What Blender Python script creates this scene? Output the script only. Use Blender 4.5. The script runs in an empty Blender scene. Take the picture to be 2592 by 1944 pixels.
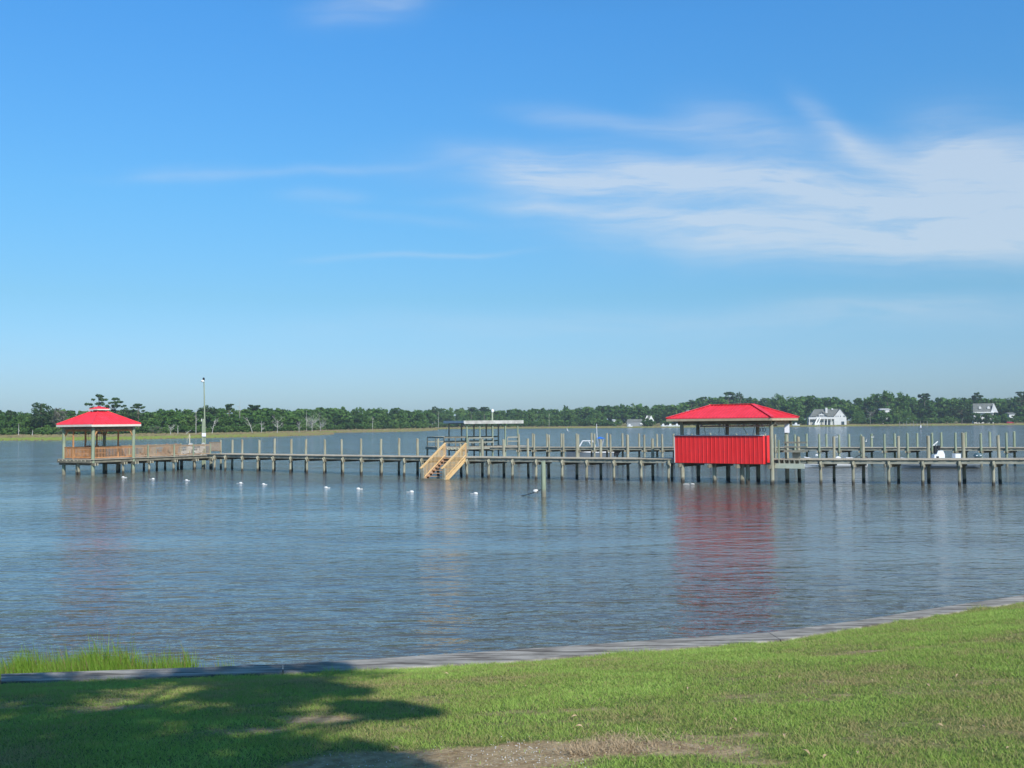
import bpy, math, random
import numpy as np
from mathutils import Matrix, Vector
random.seed(7)
rng = np.random.default_rng(11)
R = math.radians
S = bpy.context.scene
COL = S.collection

# ------------------------------------------------------------ camera
HC = 3.9            # eye height above the water
F = 2600.0          # focal length in photograph pixels (2592 wide)
PITCH = math.atan(100 / F)
ROLL = math.atan(0.0085)
fwd = Vector((0, math.cos(PITCH), math.sin(PITCH)))
up0 = Vector((0, -math.sin(PITCH), math.cos(PITCH)))
hor = Vector((1, 0, 0))
RC = math.cos(ROLL) * hor - math.sin(ROLL) * up0
UC = math.sin(ROLL) * hor + math.cos(ROLL) * up0
cam_d = bpy.data.cameras.new('camera')
cam = bpy.data.objects.new('camera', cam_d)
COL.objects.link(cam)
m = Matrix((RC, UC, -fwd)).transposed().to_4x4()
m.translation = Vector((0, 0, HC))
cam.matrix_world = m
cam_d.sensor_width = 36
cam_d.lens = 36 * F / 2592
cam_d.clip_start = 0.1
cam_d.clip_end = 20000
S.camera = cam

def ray(px, py):
    px = float(px); py = float(py)
    return fwd + (px - 1296) / F * RC + (972 - py) / F * UC
def W(px, py, z=0.0):
    d = ray(px, py); t = (z - HC) / d.z
    return Vector((d.x * t, d.y * t, z))
def atY(px, Y, z=0.0):
    """point of column px at depth Y and height z"""
    k = (float(px) - 1296) / F; Y = float(Y); dz = float(z) - HC
    x = (k * (fwd.y * Y + fwd.z * dz) - RC.y * Y - RC.z * dz) / RC.x
    return Vector((x, Y, z))
def zof(px, py, Y):
    d = ray(px, py); return HC + d.z / d.y * Y
def proj(p):
    q = Vector(p) - Vector((0, 0, HC)); c = q.dot(fwd)
    return 1296 + F * q.dot(RC) / c, 972 - F * q.dot(UC) / c

# ------------------------------------------------------------ light
SUN_AZ = 28.0       # behind the camera, to the right
SUN_EL = 38.0
tosun = Vector((math.sin(R(SUN_AZ)) * math.cos(R(SUN_EL)), -math.cos(R(SUN_AZ)) * math.cos(R(SUN_EL)), math.sin(R(SUN_EL))))
sd = bpy.data.lights.new('sun', 'SUN'); sd.energy = 4.9; sd.angle = R(0.5); sd.color = (1.0, 0.955, 0.88)
so = bpy.data.objects.new('sun', sd); COL.objects.link(so)
so.rotation_euler = tosun.to_track_quat('Z', 'Y').to_euler()
S.view_settings.view_transform = 'Standard'
S.view_settings.look = 'None'
S.view_settings.gamma = 1
S.view_settings.exposure = 0.0

# ------------------------------------------------------------ node helper
class NT:
    def __init__(s, nt): s.nt = nt
    def n(s, t, **kw):
        nd = s.nt.nodes.new(t)
        for k, v in kw.items(): setattr(nd, k, v)
        return nd
    def link(s, a, b): s.nt.links.new(a, b)
    def put(s, sock, v):
        if isinstance(v, bpy.types.NodeSocket): s.link(v, sock)
        else: sock.default_value = v
    def m(s, op, a, b=None, c=None, clamp=False):
        nd = s.n('ShaderNodeMath', operation=op, use_clamp=clamp)
        s.put(nd.inputs[0], a)
        if b is not None: s.put(nd.inputs[1], b)
        if c is not None: s.put(nd.inputs[2], c)
        return nd.outputs[0]
    def mix(s, f, a, b, mode='MIX'):
        nd = s.n('ShaderNodeMix', data_type='RGBA', blend_type=mode)
        s.put(nd.inputs[0], f)
        s.put(nd.inputs[6], a if isinstance(a, bpy.types.NodeSocket) else tuple(a) + (1,))
        s.put(nd.inputs[7], b if isinstance(b, bpy.types.NodeSocket) else tuple(b) + (1,))
        return nd.outputs[2]
    def noise(s, vec, scale, detail=3, rough=0.55, dist=0.0):
        nd = s.n('ShaderNodeTexNoise')
        if vec is not None: s.link(vec, nd.inputs['Vector'])
        nd.inputs['Scale'].default_value = scale; nd.inputs['Detail'].default_value = detail
        nd.inputs['Roughness'].default_value = rough; nd.inputs['Distortion'].default_value = dist
        return nd.outputs['Fac']
    def smooth(s, v, lo, hi):
        nd = s.n('ShaderNodeMapRange', interpolation_type='SMOOTHSTEP')
        s.put(nd.inputs[0], v); nd.inputs[1].default_value = lo; nd.inputs[2].default_value = hi
        return nd.outputs[0]
    def comb(s, x, y, z=0.0):
        nd = s.n('ShaderNodeCombineXYZ'); s.put(nd.inputs[0], x); s.put(nd.inputs[1], y); s.put(nd.inputs[2], z)
        return nd.outputs[0]
    def scale(s, vec, sc, rot=(0, 0, 0)):
        nd = s.n('ShaderNodeMapping'); s.link(vec, nd.inputs[0])
        nd.inputs['Scale'].default_value = sc; nd.inputs['Rotation'].default_value = rot
        return nd.outputs[0]

# ------------------------------------------------------------ world: Nishita sky and thin cirrus at infinity
w = bpy.data.worlds.new('World'); S.world = w; w.use_nodes = True
w.node_tree.nodes.clear(); N = NT(w.node_tree)
sky = N.n('ShaderNodeTexSky', sky_type='NISHITA', sun_disc=False, sun_elevation=R(SUN_EL), sun_rotation=R(180 - SUN_AZ),
          altitude=0, air_density=1.25, dust_density=0.6, ozone_density=2.2)
hs = N.n('ShaderNodeHueSaturation'); N.link(sky.outputs[0], hs.inputs['Color'])
hs.inputs['Saturation'].default_value = 1.0; hs.inputs['Value'].default_value = 1.0
tc = N.n('ShaderNodeTexCoord'); sp = N.n('ShaderNodeSeparateXYZ'); N.link(tc.outputs['Generated'], sp.inputs[0])
tr = N.n('ShaderNodeValToRGB'); N.link(sp.outputs[2], tr.inputs[0]); el = tr.color_ramp.elements
for i_, (p_, c_) in enumerate(((0.0, (.57, .88, 1.52)), (.05, (.56, .88, 1.45)), (.12, (.51, .89, 1.24)), (.21, (.50, 1.03, 1.42)), (.37, (.46, 1.17, 1.76)), (.48, (.44, 1.10, 1.62)), (1.0, (.36, .58, .70)))):
    if i_ > 1: el.new(.5)
for i_, (p_, c_) in enumerate(((0.0, (.57, .88, 1.52)), (.05, (.56, .88, 1.45)), (.12, (.51, .89, 1.24)), (.21, (.50, 1.03, 1.42)), (.37, (.46, 1.17, 1.76)), (.48, (.44, 1.10, 1.62)), (1.0, (.36, .58, .70)))):
    el[i_].position = p_; el[i_].color = (c_[0] / 2, c_[1] / 2, c_[2] / 2, 1)
skyc = N.mix(1.0, hs.outputs[0], tr.outputs[0], 'MULTIPLY'); skyc = N.mix(1.0, skyc, (2, 2, 2), 'MULTIPLY')
yy = N.m('MAXIMUM', sp.outputs[1], 0.05)
u = N.m('DIVIDE', sp.outputs[0], yy); v = N.m('DIVIDE', sp.outputs[2], yy)
uv = N.comb(u, v)
wn = N.n('ShaderNodeTexNoise'); N.link(uv, wn.inputs['Vector']); wn.inputs['Scale'].default_value = 5; wn.inputs['Detail'].default_value = 4
ws = N.n('ShaderNodeSeparateColor'); N.link(wn.outputs['Color'], ws.inputs[0])
uw = N.m('ADD', u, N.m('MULTIPLY', N.m('SUBTRACT', ws.outputs[0], 0.5), 0.10))
vw = N.m('ADD', v, N.m('MULTIPLY', N.m('SUBTRACT', ws.outputs[1], 0.5), 0.035))
def stroke(cx, cy, hl, hw, ang, amp, curve=0.0):
    d = ray(cx, cy); u0, v0 = d.x / d.y, d.z / d.y
    a = R(-ang); L, Wd = hl / F, hw * 1.3 / F
    du = N.m('SUBTRACT', uw, u0); dv = N.m('SUBTRACT', vw, v0)
    x = N.m('ADD', N.m('MULTIPLY', du, math.cos(a) / L), N.m('MULTIPLY', dv, math.sin(a) / L))
    y = N.m('ADD', N.m('MULTIPLY', du, -math.sin(a) / Wd), N.m('MULTIPLY', dv, math.cos(a) / Wd))
    x2 = N.m('MULTIPLY', x, x)
    if curve: y = N.m('ADD', y, N.m('MULTIPLY', x2, curve))
    e = N.m('ADD', N.m('POWER', x2, 1.6), N.m('MULTIPLY', y, y))
    return N.m('MULTIPLY', N.m('EXPONENT', N.m('MULTIPLY', e, -1.0)), amp)
tot = None
for st in ((1900, 462, 660, 42, 6, .74, .45), (2180, 600, 660, 52, 1, .74, -.35), (1500, 470, 250, 45, 0, .38), (2570, 440, 250, 80, 12, .85),
           (1577, 312, 260, 20, 8, .22), (1860, 330, 170, 42, 16, .28), (2112, 325, 150, 26, 36, .24), (2238, 408, 190, 40, 18, .40),
           (1600, 545, 420, 14, 3, .35), (1150, 648, 200, 5, -3, .16), (920, 657, 130, 6, -3, .14), (700, 443, 380, 10, -2, .15), (450, 440, 120, 13, 0, .12),
           (930, 15, 150, 30, -5, .28), (1700, 815, 900, 28, 0, .14), (2350, 770, 380, 24, -1, .22), (820, 502, 120, 14, 2, .14), (1000, 560, 200, 10, 6, .1),
           (1250, 395, 150, 25, 8, .12)):
    s_ = stroke(*st); tot = s_ if tot is None else N.m('ADD', tot, s_)
fib = N.noise(N.scale(N.comb(uw, vw), (1, 5, 1), (0, 0, R(-8))), 6.0, 8, 0.6, 0.8)
fib2 = N.noise(N.scale(N.comb(uw, vw), (1, 11, 1), (0, 0, R(-5))), 12.0, 7, 0.65, 0.3)
tex = N.m('ADD', N.m('MULTIPLY', N.smooth(fib, .30, .62), .62), N.m('MULTIPLY', N.smooth(fib2, .3, .7), .38))
cl = N.m('MULTIPLY', tot, N.m('ADD', N.m('MULTIPLY', tex, 0.80), 0.36))
cl = N.m('MINIMUM', cl, 0.64)
skyc = N.mix(cl, skyc, (7.0, 7.7, 8.4))
bg = N.n('ShaderNodeBackground'); N.link(skyc, bg.inputs[0]); bg.inputs[1].default_value = 0.1
wo = N.n('ShaderNodeOutputWorld'); N.link(bg.outputs[0], wo.inputs[0])

# ------------------------------------------------------------ mesh helpers
class MB:
    def __init__(s): s.v = []; s.f = []
    def add(s, vs, fs):
        o = len(s.v); s.v += [Vector(p) for p in vs]; s.f += [[o + i for i in f] for f in fs]; return s
    def box(s, c, d, rz=0.0, ax=None):
        c = Vector(c)
        if ax is None:
            ax = (Vector((math.cos(rz), math.sin(rz), 0)), Vector((-math.sin(rz), math.cos(rz), 0)), Vector((0, 0, 1)))
        vs = [c + ax[0] * (d[0] / 2 * i) + ax[1] * (d[1] / 2 * j) + ax[2] * (d[2] / 2 * k) for k in (-1, 1) for j in (-1, 1) for i in (-1, 1)]
        return s.add(vs, [(0, 2, 3, 1), (4, 5, 7, 6), (0, 1, 5, 4), (2, 6, 7, 3), (0, 4, 6, 2), (1, 3, 7, 5)])
    def bar(s, a, b, wd, ht, up=(0, 0, 1)):
        a = Vector(a); b = Vector(b); x = (b - a); L = x.length; x.normalize()
        y = Vector(up).cross(x); y.normalize(); z = x.cross(y)
        return s.box((a + b) / 2, (L, wd, ht), ax=(x, y, z))
    def tube(s, pts, rad, n=10, cap=True):
        pts = [Vector(p) for p in pts]
        rr = rad if isinstance(rad, (list, tuple)) else [rad] * len(pts)
        rings = []; ref = None
        for i, p in enumerate(pts):
            t = (pts[min(i + 1, len(pts) - 1)] - pts[max(i - 1, 0)]).normalized()
            if ref is None: ref = Vector((1, 0, 0)) if abs(t.x) < .9 else Vector((0, 1, 0))
            x = t.cross(ref).normalized(); y = t.cross(x)
            rings.append([p + (x * math.cos(a) + y * math.sin(a)) * rr[i] for a in [2 * math.pi * k / n for k in range(n)]])
        o = len(s.v)
        for r_ in rings: s.v += r_
        for i in range(len(pts) - 1):
            for k in range(n):
                k2 = (k + 1) % n; s.f.append([o + i * n + k, o + i * n + k2, o + (i + 1) * n + k2, o + (i + 1) * n + k])
        if cap: s.f.append([o + k for k in range(n)][::-1]); s.f.append([o + (len(pts) - 1) * n + k for k in range(n)])
        return s
    def ell(s, c, r, nu=12, nv=8):
        c = Vector(c); vs = [c + Vector((0, 0, -r[2]))]
        for j in range(1, nv):
            t = -math.pi / 2 + math.pi * j / nv
            for i in range(nu):
                a = 2 * math.pi * i / nu
                vs.append(c + Vector((r[0] * math.cos(t) * math.cos(a), r[1] * math.cos(t) * math.sin(a), r[2] * math.sin(t))))
        vs.append(c + Vector((0, 0, r[2]))); fs = []
        for i in range(nu):
            i2 = (i + 1) % nu; fs.append((0, 1 + i2, 1 + i))
            for j in range(nv - 2): fs.append((1 + j * nu + i, 1 + j * nu + i2, 1 + (j + 1) * nu + i2, 1 + (j + 1) * nu + i))
            fs.append((1 + (nv - 2) * nu + i, 1 + (nv - 2) * nu + i2, len(vs) - 1))
        return s.add(vs, fs)
    def prism(s, poly, a, b):
        """poly: list of points; extruded by the vector b-a"""
        d = Vector(b) - Vector(a); n = len(poly); vs = [Vector(p) for p in poly] + [Vector(p) + d for p in poly]
        fs = [list(range(n))[::-1], list(range(n, 2 * n))] + [[i, (i + 1) % n, n + (i + 1) % n, n + i] for i in range(n)]
        return s.add(vs, fs)

WM = {}
def wmat(o):
    return WM.get(o.name, Matrix.Identity(4))
def link(name, mesh, mat, parent=None, smooth=False, mats=None):
    o = bpy.data.objects.new(name, mesh); COL.objects.link(o)
    for q in (mats or ([mat] if mat else [])): mesh.materials.append(q)
    if smooth: mesh.polygons.foreach_set('use_smooth', [True] * len(mesh.polygons))
    if parent is not None:
        o.parent = parent; WM[o.name] = wmat(parent)
    return o
def obj(name, mb, mat, parent=None, world=True, smooth=False):
    vs = mb.v
    if world and parent is not None:
        inv = wmat(parent).inverted(); vs = [inv @ p for p in vs]
    me = bpy.data.meshes.new(name); me.from_pydata([tuple(p) for p in vs], [], mb.f); me.update()
    return link(name, me, mat, parent, smooth)
def tag(o, label=None, cat=None, group=None, kind=None):
    if label: o['label'] = label
    if cat: o['category'] = cat
    if group: o['group'] = group
    if kind: o['kind'] = kind
    return o
def thing(name, loc, label, cat, rz=0.0, group=None):
    o = bpy.data.objects.new(name, None); COL.objects.link(o)
    o.location = loc; o.rotation_euler = (0, 0, rz); o.empty_display_size = 0.3
    WM[o.name] = Matrix.Translation(Vector(loc)) @ Matrix.Rotation(rz, 4, 'Z')
    return tag(o, label, cat, group)
def copy_tree(o, parent=None):
    c = o.copy(); COL.objects.link(c); c.parent = parent
    for ch in [x for x in bpy.data.objects if x.parent == o]: copy_tree(ch, c)
    return c
def npmesh(name, V, nper, tint=None, attr='tint'):
    """V: (nf*nper,3) separate polygons of nper corners"""
    V = np.ascontiguousarray(V, dtype=np.float32); nv = len(V); nf = nv // nper
    me = bpy.data.meshes.new(name)
    me.vertices.add(nv); me.vertices.foreach_set('co', V.ravel())
    me.loops.add(nv); me.loops.foreach_set('vertex_index', np.arange(nv, dtype=np.int32))
    me.polygons.add(nf); me.polygons.foreach_set('loop_start', np.arange(0, nv, nper, dtype=np.int32))
    try: me.polygons.foreach_set('loop_total', np.full(nf, nper, dtype=np.int32))
    except Exception: pass
    if tint is not None:
        a = me.attributes.new(attr, 'FLOAT', 'FACE'); a.data.foreach_set('value', np.ascontiguousarray(tint, dtype=np.float32))
    me.update(calc_edges=True); me.validate()
    return me

# ------------------------------------------------------------ materials
MATS = {}
def mat(name, fn):
    if name in MATS: return MATS[name]
    mt = bpy.data.materials.new(name); mt.use_nodes = True; nt = mt.node_tree; nt.nodes.clear()
    n = NT(nt); b = n.n('ShaderNodeBsdfPrincipled'); o = n.n('ShaderNodeOutputMaterial'); n.link(b.outputs[0], o.inputs[0])
    fn(n, b, o); MATS[name] = mt; return mt
def simple(name, c1, c2, rough=.7, scale=3.0, bump=0.0, stretch=(1, 1, 1), metal=0.0, spec=.5, detail=4, wet=None, spots=None):
    def fn(n, b, o):
        g = n.n('ShaderNodeNewGeometry'); t = n.n('ShaderNodeTexCoord')
        vec = n.scale(t.outputs['Object'], stretch)
        f = n.smooth(n.noise(vec, scale, detail, .6), .3, .7)
        c = n.mix(f, c1, c2)
        if spots:
            s2 = n.smooth(n.noise(t.outputs['Object'], spots[1], 3, .6), .55, .72); c = n.mix(n.m('MULTIPLY', s2, spots[2]), c, spots[0])
        if wet is not None:     # tide stain and growth just above the water, ragged upper edge
            sx = n.n('ShaderNodeSeparateXYZ'); n.link(g.outputs['Position'], sx.inputs[0])
            h = n.m('ADD', sx.outputs[2], n.m('MULTIPLY', n.noise(g.outputs['Position'], 5, 3), -.35))
            k = n.m('SUBTRACT', 1.0, n.smooth(h, wet[0], wet[1])); c = n.mix(k, c, wet[2])
        n.link(c, b.inputs['Base Color']); b.inputs['Roughness'].default_value = rough; b.inputs['Metallic'].default_value = metal
        b.inputs['Specular IOR Level'].default_value = spec
        if bump:
            bp = n.n('ShaderNodeBump'); bp.inputs['Strength'].default_value = 1; bp.inputs['Distance'].default_value = bump
            n.link(n.noise(vec, scale * 3, 4, .6), bp.inputs['Height']); n.link(bp.outputs[0], b.inputs['Normal'])
    return mat(name, fn)
M_pile = simple('piling_wood', (.24, .235, .165), (.37, .355, .265), .85, 2.2, .01, (3, 3, .5), spots=((.30, .19, .10), 1.3, .45), wet=(-.02, .22, (.05, .045, .035)))
M_pileg = simple('green_treated_wood', (.21, .26, .17), (.31, .355, .25), .8, 2.2, .008, (3, 3, .5), wet=(.0, .35, (.20, .19, .14)))
M_deck = simple('deck_boards_wood', (.36, .31, .23), (.50, .44, .34), .85, 1.6, .004)
M_grey = simple('weathered_wood', (.20, .205, .165), (.33, .33, .27), .85, 2.0, .005, (1, 1, 2))
M_dark = simple('old_beam_wood', (.13, .12, .09), (.24, .22, .16), .85, 2.0, .006)
M_pale = simple('pale_cut_wood', (.48, .44, .30), (.62, .57, .42), .85, 4.0)
M_rail = simple('amber_railing_wood', (.42, .19, .07), (.56, .29, .13), .75, 2.5, .003)
M_rail2 = simple('tan_railing_wood', (.34, .23, .14), (.46, .33, .22), .8, 2.5, .003)
M_new = simple('new_yellow_wood', (.66, .42, .18), (.78, .54, .27), .7, 2.0, .003)
M_tread = simple('reddish_tread_wood', (.42, .24, .14), (.52, .33, .20), .8, 2.5, .003)
M_white = simple('white_paint', (.74, .74, .70), (.82, .82, .79), .5, 3.0)
M_cream = simple('cream_fascia_paint', (.66, .60, .50), (.74, .68, .58), .6, 2.0)
M_tanf = simple('tan_fascia_wood', (.42, .34, .22), (.52, .43, .29), .8, 2.0)
M_red = simple('red_metal_sheet', (.80, .030, .030), (.88, .038, .040), .42, 2.2, 0, (1.5, 1.5, .35), spec=.4, spots=((.52, .045, .05), 3.5, .35))
M_redroof = simple('red_metal_roof', (.71, .038, .054), (.84, .052, .080), .45, 1.8, 0, spots=((.58, .06, .07), 2.4, .4), spec=.5)
M_galv = simple('grey_trim_metal', (.5, .5, .5), (.62, .62, .62), .5, 2.0)
M_black = simple('black_plastic', (.012, .012, .014), (.025, .025, .028), .4, 3.0)
M_teal = simple('teal_cowling', (.05, .10, .12), (.08, .14, .16), .35, 3.0)
M_hullg = simple('grey_hull_gelcoat', (.16, .20, .24), (.20, .24, .28), .3, 1.0)
M_gel = simple('white_gelcoat', (.76, .77, .78), (.84, .84, .84), .3, 1.0)
M_blue = simple('blue_canvas', (.01, .17, .72), (.02, .22, .80), .8, 3.0)
M_rope = simple('dark_rope', (.03, .04, .04), (.06, .07, .06), .9, 20)
M_foam = simple('white_foam', (.62, .62, .60), (.72, .72, .70), .6, 8.0)
M_sign = simple('sign_panel_white', (.80, .82, .88), (.86, .86, .92), .5, 3.0)
M_cap = simple('silvered_cap_board', (.08, .066, .052), (.43, .405, .36), .9, 2.0, .012, (.7, 5, 1), spots=((.10, .085, .07), 2.2, .5), detail=7)
M_brown = simple('brown_chair_wood', (.36, .21, .13), (.46, .28, .18), .7, 3)
M_glass = simple('tinted_window_glass', (.03, .05, .07), (.05, .08, .10), .1, 1.0)
M_clear = simple('pale_windshield', (.30, .38, .42), (.34, .42, .46), .1, 1.0)
M_sid = simple('white_siding', (.58, .58, .57), (.68, .68, .66), .6, .5)
M_beige = simple('beige_siding', (.42, .42, .38), (.48, .48, .44), .7, .5)
M_shing = simple('grey_shingles', (.12, .13, .12), (.17, .18, .165), .9, .6)
M_carred = simple('red_car_paint', (.35, .01, .02), (.40, .015, .03), .3, 1)
M_dead = simple('bleached_dead_wood', (.36, .35, .31), (.50, .49, .45), .9, 1.0)
M_trunk = simple('pine_bark', (.13, .10, .08), (.22, .18, .14), .9, 1.0)
M_litter = simple('dry_litter', (.34, .24, .13), (.52, .40, .25), .9, 30)

def leafmat(name, cols, trans=.25, rough=.6):
    def fn(n, b, o):
        a = n.n('ShaderNodeAttribute', attribute_name='tint')
        r = n.n('ShaderNodeValToRGB'); n.link(a.outputs['Fac'], r.inputs[0])
        e = r.color_ramp.elements
        while len(e) < len(cols): e.new(.5)
        for i, c in enumerate(cols): e[i].position = i / (len(cols) - 1); e[i].color = tuple(c) + (1,)
        n.link(r.outputs[0], b.inputs['Base Color']); b.inputs['Roughness'].default_value = rough
        b.inputs['Specular IOR Level'].default_value = .25
        if trans:
            t = n.n('ShaderNodeBsdfTranslucent'); n.link(r.outputs[0], t.inputs[0])
            mx = n.n('ShaderNodeMixShader'); mx.inputs[0].default_value = trans
            n.link(b.outputs[0], mx.inputs[1]); n.link(t.outputs[0], mx.inputs[2]); n.link(mx.outputs[0], o.inputs[0])
    return mat(name, fn)
M_leaf = leafmat('wood_foliage', [(.042, .10, .022), (.070, .160, .030), (.10, .205, .038), (.14, .235, .055)], .38)
M_pine = leafmat('pine_needles', [(.032, .068, .026), (.052, .105, .036), (.075, .14, .048)])
M_greyleaf = leafmat('grey_twig_foliage', [(.13, .14, .10), (.20, .20, .15)])
M_blade = leafmat('lawn_blades', [(.46, .37, .18), (.30, .40, .09), (.34, .49, .10), (.45, .62, .15)], .38)
M_reed = leafmat('cordgrass_blades', [(.30, .22, .10), (.17, .30, .03), (.24, .40, .05)], .45)
M_marshg = leafmat('far_marsh_grass', [(.30, .22, .14), (.27, .26, .10), (.26, .34, .07)], .2)

def water_fn(n, b, o):
    g = n.n('ShaderNodeNewGeometry'); P = g.outputs['Position']
    sx = n.n('ShaderNodeSeparateXYZ'); n.link(P, sx.inputs[0])
    # the lee of the pier is calmer than the open sound
    big = n.noise(n.scale(P, (.35, 1, 1)), .05, 3, .5)
    calm = n.m('ADD', n.m('MULTIPLY', n.smooth(n.m('ADD', n.m('ADD', sx.outputs[1], n.m('MULTIPLY', sx.outputs[0], .45)), n.m('MULTIPLY', big, 14)), 57, 80), 1.9), .46)
    patch = n.m('ADD', n.m('MULTIPLY', n.smooth(n.noise(n.scale(P, (.45, 1, 1)), .13, 4, .55), .35, .62), .75), .55)
    wv = n.noise(n.scale(P, (.55, 1, 1), (0, 0, R(8))), 1.25, 3, .5, .4)
    wv2 = n.noise(n.scale(P, (.6, 1, 1), (0, 0, R(-14))), 3.6, 3, .55, .5)
    wv3 = n.noise(n.scale(P, (.7, 1, 1)), 11.0, 2, .5)
    h = n.m('ADD', n.m('ADD', n.m('MULTIPLY', wv, .15), n.m('MULTIPLY', wv2, .060)), n.m('MULTIPLY', wv3, .010))
    h = n.m('MULTIPLY', h, n.m('MULTIPLY', calm, patch))
    near = n.m('SUBTRACT', 1.0, n.smooth(sx.outputs[1], 12, 34))      # longer wavelets lapping in towards the bulkhead
    lw = n.noise(n.scale(P, (.30, 1, 1), (0, 0, R(5))), 1.7, 2, .45, .6); lw = n.m('POWER', lw, 1.6)
    h = n.m('ADD', h, n.m('MULTIPLY', n.m('MULTIPLY', n.m('ADD', lw, n.m('MULTIPLY', n.m('ADD', wv, n.m('MULTIPLY', wv2, .4)), .35)), near), .16))
    bp = n.n('ShaderNodeBump'); bp.inputs['Strength'].default_value = 1; bp.inputs['Distance'].default_value = 1.0
    n.link(h, bp.inputs['Height']); n.link(bp.outputs[0], b.inputs['Normal'])
    b.inputs['Base Color'].default_value = (.092, .093, .074, 1); b.inputs['Roughness'].default_value = .09; b.inputs['IOR'].default_value = 1.40
M_water = mat('sound_water', water_fn)

# ------------------------------------------------------------ value noise in numpy
_P = np.random.default_rng(3).random((256, 256))
def vnoise(x, y):
    xi = np.floor(x).astype(int); yi = np.floor(y).astype(int); fx = x - xi; fy = y - yi
    fx = fx * fx * (3 - 2 * fx); fy = fy * fy * (3 - 2 * fy)
    g = lambda a, b: _P[a & 255, b & 255]
    return (g(xi, yi) * (1 - fx) + g(xi + 1, yi) * fx) * (1 - fy) + (g(xi, yi + 1) * (1 - fx) + g(xi + 1, yi + 1) * fx) * fy
def fbm(x, y, o=4):
    s = 0; a = .5
    for i in range(o): s = s + a * vnoise(x * 2 ** i + 17 * i, y * 2 ** i + 31 * i); a *= .5
    return s / (1 - .5 ** o)

# ------------------------------------------------------------ setting: water
mb = MB()
xs = [-6000, -600, -100, 100, 600, 6000]; ysw = [-60, 40, 150, 500, 1500, 9000]
mb.v = [Vector((x, y, 0)) for y in ysw for x in xs]
mb.f = [[j * 6 + i, j * 6 + i + 1, (j + 1) * 6 + i + 1, (j + 1) * 6 + i] for j in range(5) for i in range(5)]
tag(obj('water', mb, M_water), 'blue rippled water of the sound under the piers', kind='structure')

# ------------------------------------------------------------ bulkhead line, lawn
CZ = 1.0
outer_px = [(-1500, 1765), (-500, 1725), (0, 1706), (360, 1694), (715, 1681), (868, 1672), (1275, 1646), (1592, 1624), (1945, 1601), (2166, 1571), (2406, 1533), (2592, 1506), (2900, 1462), (3300, 1405)]
inner_px = [(-1500, 1790), (-500, 1746), (0, 1726), (360, 1715), (715, 1702.5), (868, 1696.5), (1275, 1674.5), (1592, 1649), (1975, 1619.5), (2166, 1588), (2406, 1550), (2592, 1523), (2900, 1477), (3300, 1418)]
outer = [W(a, b, CZ) for a, b in outer_px]; inner = [W(a, b, CZ) for a, b in inner_px]
inx = np.array([p.x for p in inner]); iny = np.array([p.y for p in inner])
def yedge(x): return np.interp(x, inx, iny)
def lawn_z(x, y):
    s = np.maximum(yedge(x) - y, 0)
    base = CZ - .045 + 1.55 * (1 - np.exp(-s / 7.2)) * (.98)
    return base + .05 * (fbm(x * .7, y * .7, 3) - .5) * np.clip(s / 1.5, 0, 1) + .02 * (fbm(x * 3, y * 3, 3) - .5) * np.clip(s, 0, 1)
def pxworld(px, py):
    z = 1.8
    for _ in range(12):
        p = W(px, py, z); z = float(lawn_z(np.array(p.x), np.array(p.y)))
    return p
bare = []
for (px, py, rx, ry, am) in ((1310, 1905, .55, .24, 1.05), (1180, 1945, .6, .2, .6), (1560, 1895, .6, .16, .55), (1800, 1905, .6, .28, .55), (1950, 1930, .4, .15, .4), (1340, 1800, .5, .15, .4), (1000, 1845, .4, .15, .25),
                             (770, 1825, .4, .25, .6), (880, 1930, .5, .22, .6), (330, 1790, .5, .2, .3), (560, 1850, .6, .2, .3), (2300, 1640, 1.2, .15, .3)):
    p = pxworld(px, py); bare.append((p.x, p.y, rx, ry, am))
def bareness(x, y):
    s = np.zeros_like(x)
    for cx, cy, rx, ry, am in bare: s = s + am * np.exp(-((x - cx) / rx) ** 2 - ((y - cy) / ry) ** 2)
    s = s + .9 * (fbm(x * 1.1 + 5, y * 1.6, 4) - .5) + .5 * (fbm(x * 5, y * 6, 3) - .5) + .10
    return np.clip(s, 0, 1)
gx = np.concatenate([np.linspace(-26, -9, 40), np.linspace(-8.9, 12, 330), np.linspace(12.1, 40, 60)])
gt = np.concatenate([np.linspace(0, 9, 210), np.linspace(9.2, 30, 30)])
GX, GT = np.meshgrid(gx, gt, indexing='ij'); GY = yedge(GX) - GT; GZ = lawn_z(GX, GY)
nx, ny = GX.shape
me = bpy.data.meshes.new('lawn')
V = np.stack([GX, GY, GZ], -1).reshape(-1, 3)
idx = np.arange(nx * ny).reshape(nx, ny)
Fq = np.stack([idx[:-1, :-1], idx[:-1, 1:], idx[1:, 1:], idx[1:, :-1]], -1).reshape(-1, 4)
me.from_pydata(V.tolist(), [], Fq.tolist())
a = me.attributes.new('bare', 'FLOAT', 'POINT'); a.data.foreach_set('value', bareness(GX.ravel(), GY.ravel()).astype(np.float32))
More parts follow.
